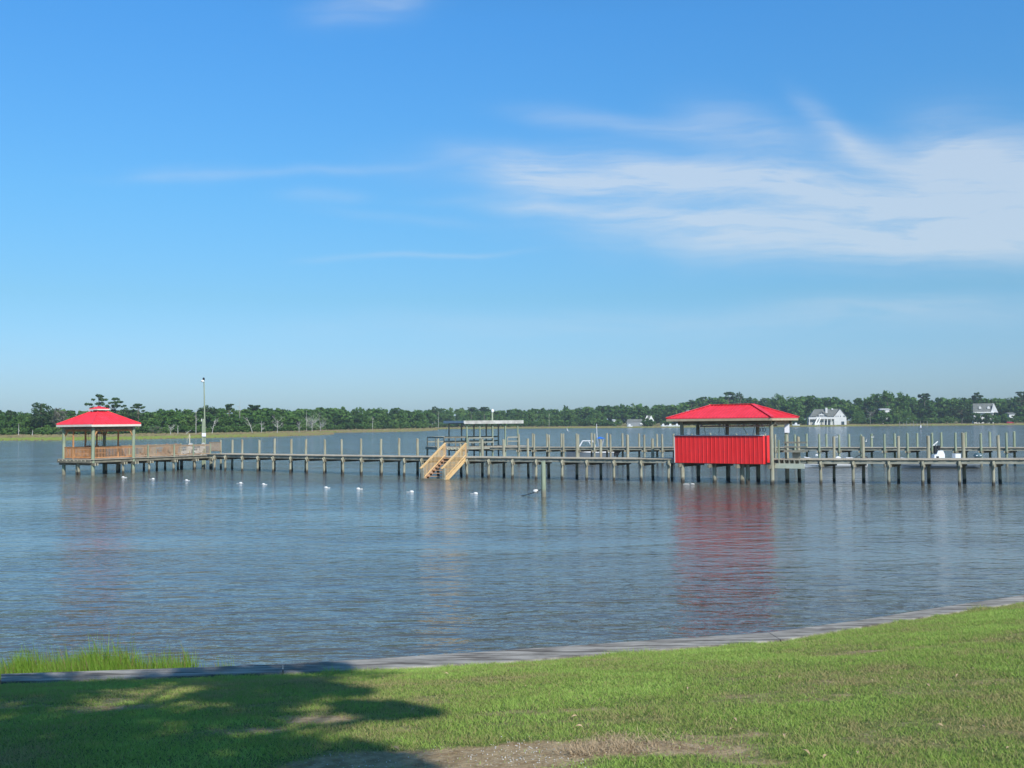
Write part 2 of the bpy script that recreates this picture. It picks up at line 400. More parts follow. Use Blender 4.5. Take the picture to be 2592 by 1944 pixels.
def lawn_fn(n, b, o):
    a = n.n('ShaderNodeAttribute', attribute_name='bare'); g = n.n('ShaderNodeNewGeometry'); P = g.outputs['Position']
    soil = n.mix(n.smooth(n.noise(P, 9, 5, .65), .3, .7), (.30, .205, .11), (.52, .395, .235))
    soil = n.mix(n.smooth(n.noise(P, 38, 3, .6), .60, .68), soil, (.58, .50, .38))
    gr = n.mix(n.smooth(n.noise(P, 22, 4, .7), .35, .65), (.08, .13, .032), (.22, .26, .085))
    k = n.smooth(n.m('ADD', a.outputs['Fac'], n.m('MULTIPLY', n.m('SUBTRACT', n.noise(P, 14, 3), .5), .4)), .25, .6)
    n.link(n.mix(k, gr, soil), b.inputs['Base Color']); b.inputs['Roughness'].default_value = .95
    b.inputs['Specular IOR Level'].default_value = .1
    bp = n.n('ShaderNodeBump'); bp.inputs['Strength'].default_value = 1; bp.inputs['Distance'].default_value = .03
    n.link(n.noise(P, 30, 4, .7), bp.inputs['Height']); n.link(bp.outputs[0], b.inputs['Normal'])
lawn = link('lawn', me, mat('lawn_soil', lawn_fn), smooth=True); tag(lawn, 'sloping lawn ground with bare sandy patches', kind='structure')

def in_view(x, y, z, mx=60, mn=0):
    q = np.stack([x, y, z - HC], -1)
    c = q @ np.array(fwd); a_ = q @ np.array(RC) / np.maximum(c, .01); b_ = q @ np.array(UC) / np.maximum(c, .01)
    return (c > .5) & (np.abs(a_) < (1296 + mx) / F) & (b_ > -(972 + mx) / F)
# grass blades
NB = 760000
X = rng.uniform(-9, 11, NB * 3); Y = rng.uniform(4.4, 19.5, NB * 3)
ok = (Y < yedge(X) - .02); X, Y = X[ok], Y[ok]; Z = lawn_z(X, Y)
ok = in_view(X, Y, Z, 160); X, Y, Z = X[ok], Y[ok], Z[ok]
br = bareness(X, Y); keep = rng.random(len(X)) > np.clip(br * 1.9 - .28, 0, .97)
X, Y, Z, br = X[keep][:NB], Y[keep][:NB], Z[keep][:NB], br[keep][:NB]
n_ = len(X)
edge = np.exp(-(yedge(X) - Y) / .25)
tuft = fbm(X * 2.2, Y * 2.2, 3)
h = (.013 + .020 * rng.random(n_) ** 1.5) * (.72 + .5 * tuft) * (1 + edge * (.5 + 3.2 * np.clip(fbm(X * 2.4 + 40, Y * .3, 3) - .48, 0, 1) * 3)) * np.where(br > .3, .75, 1)
ang = rng.uniform(0, 2 * np.pi, n_); wd = rng.uniform(.0018, .0034, n_) * (1 + Y * .03)
la = rng.uniform(0, 2 * np.pi, n_); lean = h * rng.uniform(.3, 1.8, n_)
dx, dy = np.cos(ang) * wd, np.sin(ang) * wd
T = np.empty((n_, 3, 3)); T[:, 0] = np.stack([X - dx, Y - dy, Z - .004], -1); T[:, 1] = np.stack([X + dx, Y + dy, Z - .004], -1)
T[:, 2] = np.stack([X + np.cos(la) * lean, Y + np.sin(la) * lean, Z + h], -1)
tint = np.clip(.44 + .95 * (fbm(X * .9 + 9, Y * .9, 3) - .5) + .65 * (fbm(X * 4, Y * 5, 3) - .5) + rng.normal(0, .16, n_) - .35 * np.clip(br - .1, 0, 1) + .22 * edge, 0, 1)
tint = np.where(rng.random(n_) < .08 + .4 * br, rng.uniform(0, .15, n_), tint)
gr = link('grass', npmesh('grass', T.reshape(-1, 3), 3, tint), M_blade); tag(gr, 'short green lawn grass', 'grass', kind='stuff')

# shell fragments and pine straw on the bare patch
mb = MB()
for i in range(200):
    cx, cy = random.choice([(1330, 1905), (1330, 1915), (1250, 1925), (1400, 1930), (900, 1935), (1290, 1900)])
    p = pxworld(cx + random.gauss(0, 70), min(1960, cy + random.gauss(0, 18)))
    s = random.uniform(.003, .008); mb.box(p + Vector((0, 0, .004)), (s, s * random.uniform(.5, 1), .004), random.uniform(0, 3))
tag(obj('shell_fragments', mb, simple('shell_white', (.52, .50, .45), (.72, .70, .66), .6, 30)), 'tiny white shell fragments scattered on the bare sandy patch', 'shell bits', kind='stuff')
mb = MB()
for i in range(1500):
    cx, cy, sx_, sy_ = random.choice([(1540, 1895, 60, 14), (1620, 1880, 90, 12), (1470, 1905, 25, 6), (1560, 1890, 40, 16)])
    p = pxworld(cx + random.gauss(0, sx_), min(1960, cy + random.gauss(0, sy_))); aa = random.uniform(0, 6.3); L = random.uniform(.03, .09)
    q = p + Vector((math.cos(aa) * L, math.sin(aa) * L, random.uniform(0, .05))); d = Vector((-math.sin(aa), math.cos(aa), 0)) * .0022
    p = p + Vector((0, 0, .005)); mb.add([p - d, p + d, q], [(0, 1, 2)])
tag(obj('dry_grass', mb, M_litter), 'matted dry straw and dead grass beside the sandy patch', 'dry grass', kind='stuff')
# fallen leaves
def leaf_mesh():
    b = MB(); n = 5
    for i in range(n + 1):
        t = i / n; wd = .018 * math.sin(math.pi * min(.97, t + .03)); zc = .012 * math.sin(t * 3.1) + .006
        b.v += [Vector((t * .09 - .045, -wd, zc + wd * .5)), Vector((t * .09 - .045, 0, zc)), Vector((t * .09 - .045, wd, zc + wd * .7))]
    for i in range(n):
        for k in (0, 1): b.f.append([i * 3 + k, i * 3 + k + 1, i * 3 + k + 4, i * 3 + k + 3])
    return b
lf0 = None
spots = [(2410, 1733), (2350, 1742), (2485, 1738), (2517, 1739), (2102, 1736), (1130, 1712), (1155, 1690), (1285, 1706), (1595, 1682), (1540, 1660), (1467, 1849), (1455, 1823), (970, 1723), (1001, 1721), (915, 1724), (385, 1734), (490, 1738), (200, 1758), (320, 1798), (580, 1868), (2450, 1800), (2380, 1845), (1750, 1920), (2040, 1915), (2200, 1930), (2460, 1700)]
random.seed(5)
for i in range(20): spots.append((random.uniform(1000, 2580), random.uniform(1690, 1935)))
for i, (px, py) in enumerate(spots):
    if lf0 is None:
        lf0 = obj('fallen_leaf', leaf_mesh(), M_litter); o = lf0
    else: o = lf0.copy(); COL.objects.link(o)
    tag(o, 'small dry tan leaf curled up on the grass', 'leaf', 'dry leaves fallen on the lawn')
    p = pxworld(px, py); o.location = p + Vector((0, 0, .022)); o.rotation_euler = (random.uniform(-.4, .4), random.uniform(-.4, .4), random.uniform(0, 6))
    o.scale = (random.uniform(.3, .65),) * 3

# bulkhead: silvered cap planks (joints where the photograph has them) on a plank wall
bh = thing('bulkhead', outer[3] - Vector((0, 0, 1)), 'long low timber bulkhead with a silvered plank cap edging the lawn', 'bulkhead')
def lerp_poly(poly, i, t): return poly[i].lerp(poly[i + 1], t)
def cap_board(i0, i1, name='cap_board', gap=.012):
    m_ = MB(); P = []
    for i in range(i0, i1 + 1):
        o_, n2 = outer[i].copy(), inner[i].copy()
        P.append((o_, n2))
    d0 = (P[1][0] - P[0][0]).normalized() * gap; P[0] = (P[0][0] + d0, P[0][1] + d0)
    for (o_, n2) in P:
        m_.v += [o_, n2, n2 - Vector((0, 0, .05)), o_ - Vector((0, 0, .05))]
    for k in range(len(P) - 1):
        b_ = k * 4
        for q in range(4): m_.f.append([b_ + q, b_ + (q + 1) % 4, b_ + 4 + (q + 1) % 4, b_ + 4 + q])
    m_.f.append([0, 3, 2, 1]); e_ = (len(P) - 1) * 4; m_.f.append([e_, e_ + 1, e_ + 2, e_ + 3])
    return obj(name, m_, M_cap, bh)
for (i0, i1) in ((0, 2), (2, 4), (4, 8), (8, 11), (11, 13)): cap_board(i0, i1)
m_ = MB()
for i in range(len(outer) - 1):
    a_, b_ = outer[i], outer[i + 1]; d = (b_ - a_); n2 = Vector((-d.y, d.x, 0)).normalized() * -.06
    m_.prism([a_ + n2 + Vector((0, 0, -.052)), b_ + n2 + Vector((0, 0, -.052)), b_ + n2 + Vector((0, 0, -1.8)), a_ + n2 + Vector((0, 0, -1.8))], (0, 0, 0), n2)
obj('sheet_wall', m_, M_grey, bh)
m_ = MB()
for i in range(len(outer) - 1):
    a_, b_ = outer[i], outer[i + 1]; d = (b_ - a_); n2 = Vector((-d.y, d.x, 0)).normalized()
    m_.bar(a_ - n2 * .02 + Vector((0, 0, -.18)), b_ - n2 * .02 + Vector((0, 0, -.18)), .07, .16)
obj('wale', m_, M_grey, bh)

# cordgrass in the shallows at the left
NR = 32000
pxr = rng.uniform(-120, 545, NR); dens = np.clip(1.1 - np.maximum(pxr - 380, 0) / 220, .45, 1); kk = rng.random(NR) < dens * (.35 + fbm(pxr * .02, pxr * 0 + 3, 2)); pxr = pxr[kk]
n_ = len(pxr); P0 = np.array([list(W(float(q), float(1691 - .033 * q), CZ)) for q in pxr])
off = rng.random(n_) ** 1.3 * np.where(pxr < 400, 1.6, .9) + .16
X = P0[:, 0]; Y = P0[:, 1] + off
hh = (.74 + .15 * rng.normal(0, 1, n_) * .6 + .10 * (fbm(pxr * .015, pxr * 0, 3) - .5) * 3) * np.where(pxr > 420, .86, 1)
hh = np.where(rng.random(n_) < .02, hh * 1.25, hh); hh = np.clip(hh, .4, 1.4)
quads = []; ang = rng.uniform(0, 2 * np.pi, n_); la = rng.normal(2.9, .9, n_); ln = rng.uniform(.03, .30, n_) * hh; wdr = rng.uniform(.004, .008, n_)
prev = None; segs = [(0, 1, 0), (.45, .9, .2), (.8, .55, .6), (1, .06, 1)]; tq = []
tn = np.clip(rng.normal(.58, .22, n_), 0, 1); tn = np.where(rng.random(n_) < .10, -.4, tn)
for i in range(3):
    def pt(sg, side):
        t_, wf, lf = segs[sg]
        return np.stack([X + np.cos(la) * ln * lf + side * np.cos(ang) * wdr * wf, Y + np.sin(la) * ln * lf + side * np.sin(ang) * wdr * wf, hh * t_ - .03], -1)
    quads.append(np.stack([pt(i, -1), pt(i, 1), pt(i + 1, 1), pt(i + 1, -1)], 1)); tq.append(np.clip(tn + .15 * (i - 1), 0, 1))
tag(link('marsh_grass', npmesh('marsh_grass', np.concatenate(quads).reshape(-1, 3), 4, np.concatenate(tq)), M_reed), 'bright green cordgrass standing in the water behind the bulkhead', 'marsh grass', kind='stuff')

# ------------------------------------------------------------ pilings
def piling(mb, x, y, z0, z1, r=.10, slant=None, n=12, lean=(0, 0)):
    k = len(mb.v); pts = []; rr = []
    for i in range(6):
        t = i / 5; pts.append((x + lean[0] * t + random.uniform(-.006, .006), y + lean[1] * t + random.uniform(-.006, .006), z0 + (z1 - z0) * t)); rr.append(r * (1.08 - .12 * t) * random.uniform(.97, 1.03))
    mb.tube(pts, rr, n)
    sl = slant if slant is not None else (random.uniform(-.5, .5), random.uniform(-.2, .3))
    for i in range(k + 5 * n, k + 6 * n):
        p = mb.v[i]; p.z += (p.x - x) * sl[0] + (p.y - y) * sl[1]
    return mb

# near pier
fitp = np.polyfit([543, 750, 915, 1023, 1180, 1420, 1555, 1728, 1993, 2160, 2336, 2515], [1191.5, 1196.5, 1202, 1205.5, 1209, 1214.5, 1218, 1222, 1225.5, 1226.5, 1227.5, 1228.5], 2)
PX = np.linspace(525, 2680, 120)
front = [W(p, float(np.polyval(fitp, p)), 0) for p in PX]
def offset_line(L, d):
    out = []
    for i in range(len(L)):
        t = (L[min(i + 1, len(L) - 1)] - L[max(i - 1, 0)]).normalized(); out.append(L[i] + Vector((-t.y, t.x, 0)) * d)
    return out
def on_line(L, px, z=0.0):
    q = [proj((p.x, p.y, z))[0] for p in L]
    i = int(np.clip(np.searchsorted(q, px) - 1, 0, len(q) - 2)); t = (px - q[i]) / (q[i + 1] - q[i])
    p = L[i].lerp(L[i + 1], t); p.z = z; return p
ZD = 1.52
def deckz(px): return float(np.interp(px, [531, 900, 1400, 2600], [1.44, 1.47, 1.50, 1.55]))
PW = 2.2
back = offset_line(front, PW)
dmid = offset_line(front, PW / 2)
pier = thing('long_pier', front[0], 'long weathered timber walkway pier crossing the picture in front of the other pier', 'pier')
def build_deck(L0, L1, zf, root, px0, px1, name='deck_boards', step=.145, over=.10):
    m_ = MB(); s = 0; nseg = len(L0)
    lens = [0]
    for i in range(1, nseg): lens.append(lens[-1] + (L0[i] - L0[i - 1]).length)
    tot_ = lens[-1]; q = .07
    A0 = np.array([list(p) for p in L0]); A1 = np.array([list(p) for p in L1])
    while q < tot_ - .07:
        a_ = Vector([np.interp(q, lens, A0[:, k]) for k in range(3)]); b_ = Vector([np.interp(q, lens, A1[:, k]) for k in range(3)])
        z = zf(q / tot_) - .02 + random.uniform(-.004, .004); d = (b_ - a_).normalized()
        a_ = a_ - d * (over + random.uniform(0, .05)); b_ = b_ + d * (over + random.uniform(0, .05)); a_.z = b_.z = z
        m_.bar(a_, b_, step - .008, .04); q += step
    return obj(name, m_, M_deck, root)
build_deck(front, back, lambda t: deckz(525 + t * 0 + np.interp(t, [0, 1], [0, 1]) * 0 + float(np.interp(t, [0, .35, .7, 1], [0, 560, 1270, 2155]))), pier, 0, 0)
def stringers(L0, zf, root, ht=.24, drop=.042, name='stringer', mt=None):
    m_ = MB()
    for i in range(0, len(L0) - 1):
        a_, b_ = L0[i].copy(), L0[i + 1].copy(); a_.z = zf(a_) - drop - ht / 2; b_.z = zf(b_) - drop - ht / 2
        m_.bar(a_, b_, .05, ht)
    return obj(name, m_, mt or M_grey, root)
zf_near = lambda p: deckz(proj((p.x, p.y, 1.5))[0])
stringers(offset_line(front, .0), zf_near, pier); stringers(dmid, zf_near, pier); stringers(back, zf_near, pier)
front_px = [543, 570, 613, 652, 691, 735, 777, 820, 868, 915, 966, 1023, 1067, 1182, 1237, 1297, 1357, 1423, 1485, 1554, 1623, 1693, 2078, 2160, 2250, 2336, 2429, 2515, 2606]
back_tall = [(559, 1113), (587, 1113), (613, 1113), (656, 1113), (694, 1112), (739, 1112), (773, 1112), (824, 1112), (866, 1113), (913, 1111), (963, 1111), (1009, 1109), (1057, 1111),
             (1109, 1111), (1168, 1125), (1221, 1111), (1276, 1112), (1338, 1111), (1390, 1150), (1459.6, 1102), (1521, 1111), (1590, 1100), (1653, 1109), (1700, 1150), (1768, 1150), (1844, 1150), (1918, 1150), (2024, 1105), (2111, 1105), (2187, 1104), (2274, 1104), (2351, 1103), (2442, 1097), (2533, 1101), (2622, 1103)]
bpts = []
fl_in = offset_line(front, -.09)
for i, px in enumerate(front_px):
    p = on_line(fl_in, px); m_ = MB(); piling(m_, p.x, p.y, -1.5, deckz(px) - .10, .092, (0, 0)); obj('piling', m_, M_pile, pier, smooth=False)
bl_out = offset_line(back, .10)
for i, (px, ty) in enumerate(back_tall):
    p = on_line(bl_out, px); zt = zof(px, ty, p.y) if ty < 1140 else deckz(px) - .1
    m_ = MB(); piling(m_, p.x, p.y, -1.5, zt + random.uniform(-.04, .04), random.uniform(.085, .11), lean=(random.uniform(-.07, .07), random.uniform(-.05, .05))); obj('piling', m_, M_pile, pier); bpts.append((px, p))
for px in front_px:
    a_ = on_line(fl_in, px); c_ = [b for b in bpts if b[0] > px + 6] or bpts[-1:]
    want = px + (38 if px < 1700 else 28)
    b_ = min(bpts, key=lambda q: abs(q[0] - want))[1]
    d = (b_ - a_).normalized(); n2 = Vector((-d.y, d.x, 0)) * .12; z = deckz(px) - .042 - .24 - .10
    m_ = MB()
    for sgn in (-1, 1):
        a2 = a_ - d * (.22 if sgn < 0 else -.05) + n2 * sgn; b2 = b_ + d * .22 + n2 * sgn; a2.z = b2.z = z; m_.bar(a2, b2, .045, .19)
    bm_ = obj('cross_beam', m_, M_dark, pier)
    m_ = MB(); jt = random.uniform(-.02, .02)
    a2 = a_ - d * .245 - n2; b2 = a_ - d * .217 - n2; a2.z = b2.z = z; m_.bar(a2, b2, .052, .18)
    q0 = a_ - d * .13 - n2 * .8; m_.bar(Vector((q0.x, q0.y, z - .16 + jt)), Vector((q0.x - d.x * .12 + n2.x * .5, q0.y - d.y * .12 + n2.y * .5, z + .20)), .04, .07, (d.x, d.y, .1))
    obj('beam_end', m_, M_pale, bm_)

# far pier
fitf = np.polyfit([1092, 1500, 2150, 2592], [1131.8, 1131.8, 1133, 1133], 2)
PXF = np.linspace(1240, 2680, 90)
ZF = 1.55
ffront = [W(p, float(np.polyval(fitf, p)), ZF) for p in PXF]
for p in ffront: p.z = 0
fback = offset_line(ffront, 2.0)
fpier = thing('far_pier', ffront[0], 'second timber walkway pier lined with tall mooring posts on both sides, behind the long pier', 'pier')
build_deck(ffront, fback, lambda t: ZF, fpier, 0, 0, step=.16)
stringers(ffront, lambda p: ZF, fpier, .22); stringers(fback, lambda p: ZF, fpier, .22)
ffo = offset_line(ffront, -.12); fbo = offset_line(fback, .12); bpts = []
ff_px = [1314, 1352.5, 1390, 1426.7, 1464.6, 1505, 1545.6, 1588, 1631.7, 1677, 1720, 1762, 1814, 1865, 1913, 1963, 2013, 2074.5, 2125, 2181, 2240, 2298.6, 2360.6, 2420, 2484.5, 2549, 2612]
fb_px = [1349, 1385, 1421.6, 1460, 1498, 1537, 1576.5, 1618.5, 1664, 1706, 1752, 1799, 1845, 1892, 1938, 1990, 2043, 2093, 2150.5, 2207.5, 2266, 2323, 2384, 2446, 2507, 2569, 2630]
for px in fb_px:
    p = on_line(fbo, px); ty = 1097 + random.uniform(-1.5, 2) - max(0, px - 2200) * .012
    m_ = MB(); piling(m_, p.x, p.y, -1.5, zof(px, ty, p.y), .10, n=10); obj('piling', m_, M_pileg if px > 1990 else M_pile, fpier); bpts.append((px, p))
for px in ff_px:
    p = on_line(ffo, px); ty = 1099 + random.uniform(-1.5, 1.5) - max(0, px - 2200) * .012
    m_ = MB(); piling(m_, p.x, p.y, -1.5, zof(px, ty, p.y), .10, n=10); obj('piling', m_, M_pileg if px > 1990 else M_pile, fpier)
    b_ = min(bpts, key=lambda q: abs(q[0] - px - 24))[1]; d = (b_ - p).normalized(); n2 = Vector((-d.y, d.x, 0)) * .12; m_ = MB()
    for sgn in (-1, 1):
        a2 = p - d * .25 + n2 * sgn; b2 = b_ + d * .2 + n2 * sgn; a2.z = b2.z = ZF - .36; m_.bar(a2, b2, .045, .18)
    bm_ = obj('cross_beam', m_, M_dark, fpier); m_ = MB()
    for sgn in (-1, 1):
        a2 = p - d * .27 + n2 * sgn; b2 = p - d * .247 + n2 * sgn; a2.z = b2.z = ZF - .36; m_.bar(a2, b2, .05, .19)
    obj('beam_end', m_, M_pale, bm_)

# ------------------------------------------------------------ shelter on the far pier
SC = W(1182, 1131, ZF); SC.z = 0
al = R(27)
sh = thing('dock_shelter', SC, 'old flat-roofed timber shelter with a whitish fascia at the end of the far pier', 'shelter', al)
def L3(x, y, z): return Vector((x, y, z))
def solve_len(org, ang, target, z=0.0):
    lo, hi = .1, 40
    for _ in range(50):
        mid = (lo + hi) / 2; q = org + Vector((math.cos(ang), math.sin(ang), 0)) * mid
        if proj((q.x, q.y, z))[0] < target: lo = mid
        else: hi = mid
    return lo
SL = solve_len(SC, al, 1311); SDp = 4.6
ZR0 = zof(1250, 1072, SC.y + 1.5); ZR1 = ZR0 + .34
for i in range(5):
    x = SL * i / 4
    for yv in (0, SDp):
        m_ = MB(); m_.box((x, yv, (ZR0 - 1.5) / 2), (.12, .12, ZR0 + 1.5)); obj('post', m_, M_pileg if yv == 0 else M_grey, sh, world=False)
m_ = MB(); m_.box((SL / 2, SDp / 2, ZR1 - .06), (SL + .9, SDp + .6, .06)); obj('roof', m_, M_galv, sh, world=False)
m_ = MB(); m_.box((SL / 2 + .02, -.36, (ZR0 + ZR1) / 2 - .02), (SL + .96, .05, .34)); obj('fascia', m_, simple('weathered_white_fascia', (.34, .33, .30), (.56, .55, .51), .8, 2.0), sh, world=False)
m_ = MB(); m_.box((-.47, SDp / 2, (ZR0 + ZR1) / 2 + .02), (.05, SDp + .66, .26)); m_.box((SL + .5, SDp / 2, (ZR0 + ZR1) / 2 + .02), (.05, SDp + .66, .26)); m_.box((SL / 2, SDp + .36, (ZR0 + ZR1) / 2), (SL + .9, .05, .26)); obj('side_fascia', m_, M_galv, sh, world=False)
m_ = MB()
for i in range(9): m_.box((SL * i / 8, SDp / 2, ZR0 + .08), (.04, SDp, .16))
obj('rafters', m_, M_dark, sh, world=False)
m_ = MB()
for k in range(30): m_.box((-2.6 + .145 * 68 * k / 30 + .12, SDp / 2, ZF - .02), (.30, SDp + .3, .04))
obj('platform', m_, M_deck, sh, world=False)
m_ = MB()
for yv in (-.1, SDp / 2, SDp + .1): m_.box((SL / 2 - 1.2, yv, ZF - .16), (SL + 2.8, .05, .22))
m_.box((-2.62, SDp / 2, ZF - .16), (.05, SDp + .3, .22)); obj('platform_frame', m_, M_grey, sh, world=False)
for i in range(5):
    m_ = MB(); m_.box((SL * i / 4, SDp / 2, ZF - .40), (.09, SDp + .5, .18)); obj('cross_beam', m_, M_dark, sh, world=False)
def rail_boards(x0, y0, x1, y1, zs, mt=M_grey, posts=2, wd=.14):
    m_ = MB()
    for z in zs: m_.bar((x0, y0, ZF + z), (x1, y1, ZF + z), .04, wd)
    for i in range(posts):
        t = i / max(1, posts - 1); m_.box((x0 + (x1 - x0) * t, y0 + (y1 - y0) * t, ZF + .42), (.09, .09, 1.0))
    return obj('railing', m_, mt, sh, world=False)
rail_boards(SL * .02, -.13, SL * .5, -.13, (.45, .9), posts=3); rail_boards(SL * .78, -.13, SL, -.13, (.5, .92))
rail_boards(0, SDp, SL, SDp, (.5, .95), M_dark, 4); rail_boards(-2.5, SDp, 0, SDp, (.5, .98), posts=3); rail_boards(-2.5, .1, -2.5, SDp, (.98,), posts=3); rail_boards(-2.5, .1, 0, .1, (.45, .98), M_dark, posts=3)
for (bx, by) in ((SL * .3, 1.0), (SL * .7, SDp - .6)):
    m_ = MB(); m_.box((bx, by, ZF + .45), (1.8, .4, .05)); m_.box((bx - .7, by, ZF + .22), (.06, .36, .42)); m_.box((bx + .7, by, ZF + .22), (.06, .36, .42)); obj('bench', m_, M_grey, sh, world=False)
m_ = MB()
for i in range(6): m_.box((-2.3 + i * .42, -.20, ZF - .13), (.10, .06, .12))
obj('joist_end', m_, M_pale, sh, world=False)
for (x, yv) in ((-2.5, 0.1), (-2.5, SDp), (-1.2, .1), (-1.2, SDp)):
    m_ = MB(); m_.tube([(x, yv, -1.5), (x, yv, ZF - .02)], .10, 10); obj('piling', m_, M_pile, sh, world=False)
# pole with a lamp behind the shelter
p = atY(1247, SC.y + 6.2, 0); zt = zof(1248, 1040, p.y)
lp = thing('lamp_pole', p, 'short greenish pole with a small white lamp rising behind the flat shelter roof', 'lamp')
m_ = MB().tube([(0, 0, -1.5), (0, 0, zt - .1)], .10, 10); obj('pole', m_, M_pileg, lp, world=False)
m_ = MB().ell((.03, -.02, zt), (.16, .16, .20)); obj('lamp_head', m_, M_white, lp, world=False, smooth=True)

# ------------------------------------------------------------ gazebo and its deck
FZ = W(235, 1203.5, 0); GA = R(57.6); GD = 1.30; GS = 3.85
GE1 = Vector((math.cos(GA), math.sin(GA), 0)); GE2 = Vector((-math.sin(GA), math.cos(GA), 0))
GL = solve_len(FZ, GA, 533)
gz = thing('gazebo_deck', FZ, 'railed timber deck on pilings holding up the red-roofed gazebo at the left end', 'deck', GA)
m_ = MB(); k = -.35
while k < GL + .1:
    m_.box((k, GS / 2, GD - .02), (.137, GS + .4, .04)); k += .145
obj('deck_boards', m_, M_deck, gz, world=False)
m_ = MB()
for yv in (-.06, GS / 3, 2 * GS / 3, GS + .06): m_.box((GL / 2 - .1, yv, GD - .165), (GL + .5, .05, .24))
obj('stringer', m_, M_dark, gz, world=False)
m_ = MB(); m_.box((-.42, GS / 2, GD - .17), (.05, GS + .5, .26)); obj('end_joist', m_, M_dark, gz, world=False)
m_ = MB()
for i in range(8): m_.box((-.46, .35 + i * .5, GD - .12), (.04, .09, .09))
obj('joist_end', m_, M_pale, gz, world=False)
gx_ = [0, 2.75, GS, 5.35, 7.9, 10.2, GL - .05]
for gi, x in enumerate(gx_):
    for yv in (0, 2.1, GS):
        if x in (0, GS) and yv in (0, GS): continue
        m_ = MB(); piling(m_, x, yv - (.12 if yv == 0 else 0), -1.5, GD - (.06 if yv == 0 and gi > 5 else .30), .10 if x < GL - 1 else .15, (0, 0)); obj('piling', m_, M_pile, gz, world=False)
    m_ = MB()
    for s_ in (-.12, .12): m_.box((x + s_, GS / 2, GD - .40), (.045, GS + .9, .20))
    b_ = obj('cross_beam', m_, M_dark, gz, world=False)
    m_ = MB()
    for s_ in (-.12, .12): m_.box((x + s_, -.46, GD - .40), (.055, .03, .21))
    obj('beam_end', m_, M_pale, b_, world=False)
m_ = MB(); piling(m_, .1, 1.6, -1.5, GD - .3, .11, (0, 0), lean=(-.3, .1)); obj('piling', m_, M_pile, gz, world=False)
def rail_panel(x0, y0, x1, y1, mt, root, h=.95, posts=()):
    m_ = MB(); L = math.hypot(x1 - x0, y1 - y0); dx, dy = (x1 - x0) / L, (y1 - y0) / L; z = GD
    m_.bar((x0, y0, z + h), (x1, y1, z + h), .14, .04); m_.bar((x0, y0, z + h - .07), (x1, y1, z + h - .07), .04, .09)
    m_.bar((x0, y0, z + .12), (x1, y1, z + .12), .04, .09); n_ = int(L / .135)
    rz = math.atan2(dy, dx)
    for i in range(n_):
        t = (i + .5) / n_; m_.box((x0 + (x1 - x0) * t + dy * .035, y0 + (y1 - y0) * t - dx * .035, z + h / 2 + .02), (.038, .034, h - .12), rz)
    r_ = obj('railing', m_, mt, root, world=False)
    for t in posts:
        m_ = MB(); m_.box((x0 + (x1 - x0) * t + dy * .07, y0 + (y1 - y0) * t - dx * .07, z + .45), (.10, .10, 1.16)); obj('railing_post', m_, M_pileg, r_, world=False)
    return r_
rail_panel(.12, .0, GS - .12, .0, M_rail, gz); rail_panel(0, GS - .12, 0, .12, M_rail, gz)
rail_panel(GS + .12, 0, GL - .1, 0, M_rail2, gz, posts=(.16, .5, .76, 1.0))
rail_panel(GS - .12, GS, .12, GS, M_rail, gz); rail_panel(GL - .1, GS, GS + .12, GS, M_rail2, gz, posts=(0, .35, .7))
m_ = MB(); m_.box((0, 0, 0), (.02, .02, .02))
# gazebo
G = thing('gazebo', (FZ.x, FZ.y, 0), 'square open gazebo with a red hipped metal roof and little cupola', 'gazebo', GA)
ZE0, ZE1 = 3.92, 4.14
for x in (0, GS):
    for yv in (0, GS):
        m_ = MB(); piling(m_, x, yv, -1.5, ZE0 - .05, .135, (0, 0), n=14); obj('post', m_, M_pileg, G, world=False)
c = GS / 2; ro = GS / 2 + .42; rt = .40
def hip(ro, z0, rt, z1, cx, cy, th=.05):
    m_ = MB(); b = [Vector((cx + sx_ * ro, cy + sy_ * ro, z0)) for sx_, sy_ in ((-1, -1), (1, -1), (1, 1), (-1, 1))]
    t = [Vector((cx + sx_ * rt, cy + sy_ * rt, z1)) for sx_, sy_ in ((-1, -1), (1, -1), (1, 1), (-1, 1))]
    lo = [p - Vector((0, 0, th)) for p in b] + [p - Vector((0, 0, th)) for p in t]
    m_.v = b + t + lo
    for i in range(4):
        j = (i + 1) % 4; m_.f += [[i, j, 4 + j, 4 + i], [8 + i, 12 + i, 12 + j, 8 + j], [i, 8 + i, 8 + j, j]]
    m_.f += [[4, 5, 6, 7], [12, 15, 14, 13]]
    return m_, b, t
def ribs(m_, b, t, step, hgt=.022, wd=.03):
    for i in range(4):
        j = (i + 1) % 4; e = b[j] - b[i]; L = e.length; e.normalize(); m0 = (b[i] + b[j]) / 2; m1 = (t[i] + t[j]) / 2
        Lt = (t[j] - t[i]).length; k = -L / 2 + step / 2
        nrm = e.cross(m1 - m0).normalized()
        while k < L / 2:
            a_ = m0 + e * k; f_ = 1.0 if abs(k) <= Lt / 2 else (L / 2 - abs(k)) / (L / 2 - Lt / 2)
            q = a_ + (m1 - m0) * f_; m_.bar(a_ + nrm * hgt / 2, q + nrm * hgt / 2, wd, hgt, tuple(nrm)); k += step
    return m_
def hipcaps(m_, b, t, wd=.16):
    for i in range(4): m_.tube([b[i] + Vector((0, 0, .03)), t[i] + Vector((0, 0, .03))], wd / 2.6, 6)
    return m_
m_, b, t = hip(ro, ZE1, rt, 5.2, c, c); ribs(m_, b, t, .26)
rf = obj('roof', m_, M_redroof, G, world=False)
m_ = hipcaps(MB(), b, t, .12); obj('hip_cap', m_, M_redroof, rf, world=False)
m_ = MB()
for i in range(4):
    j = (i + 1) % 4; q0 = Vector((b[i].x, b[i].y, (ZE0 + ZE1) / 2 - .02)); q1 = Vector((b[j].x, b[j].y, (ZE0 + ZE1) / 2)); m_.bar(q0, q1, .04, .165)
obj('fascia', m_, M_cream, G, world=False)
m_ = MB()
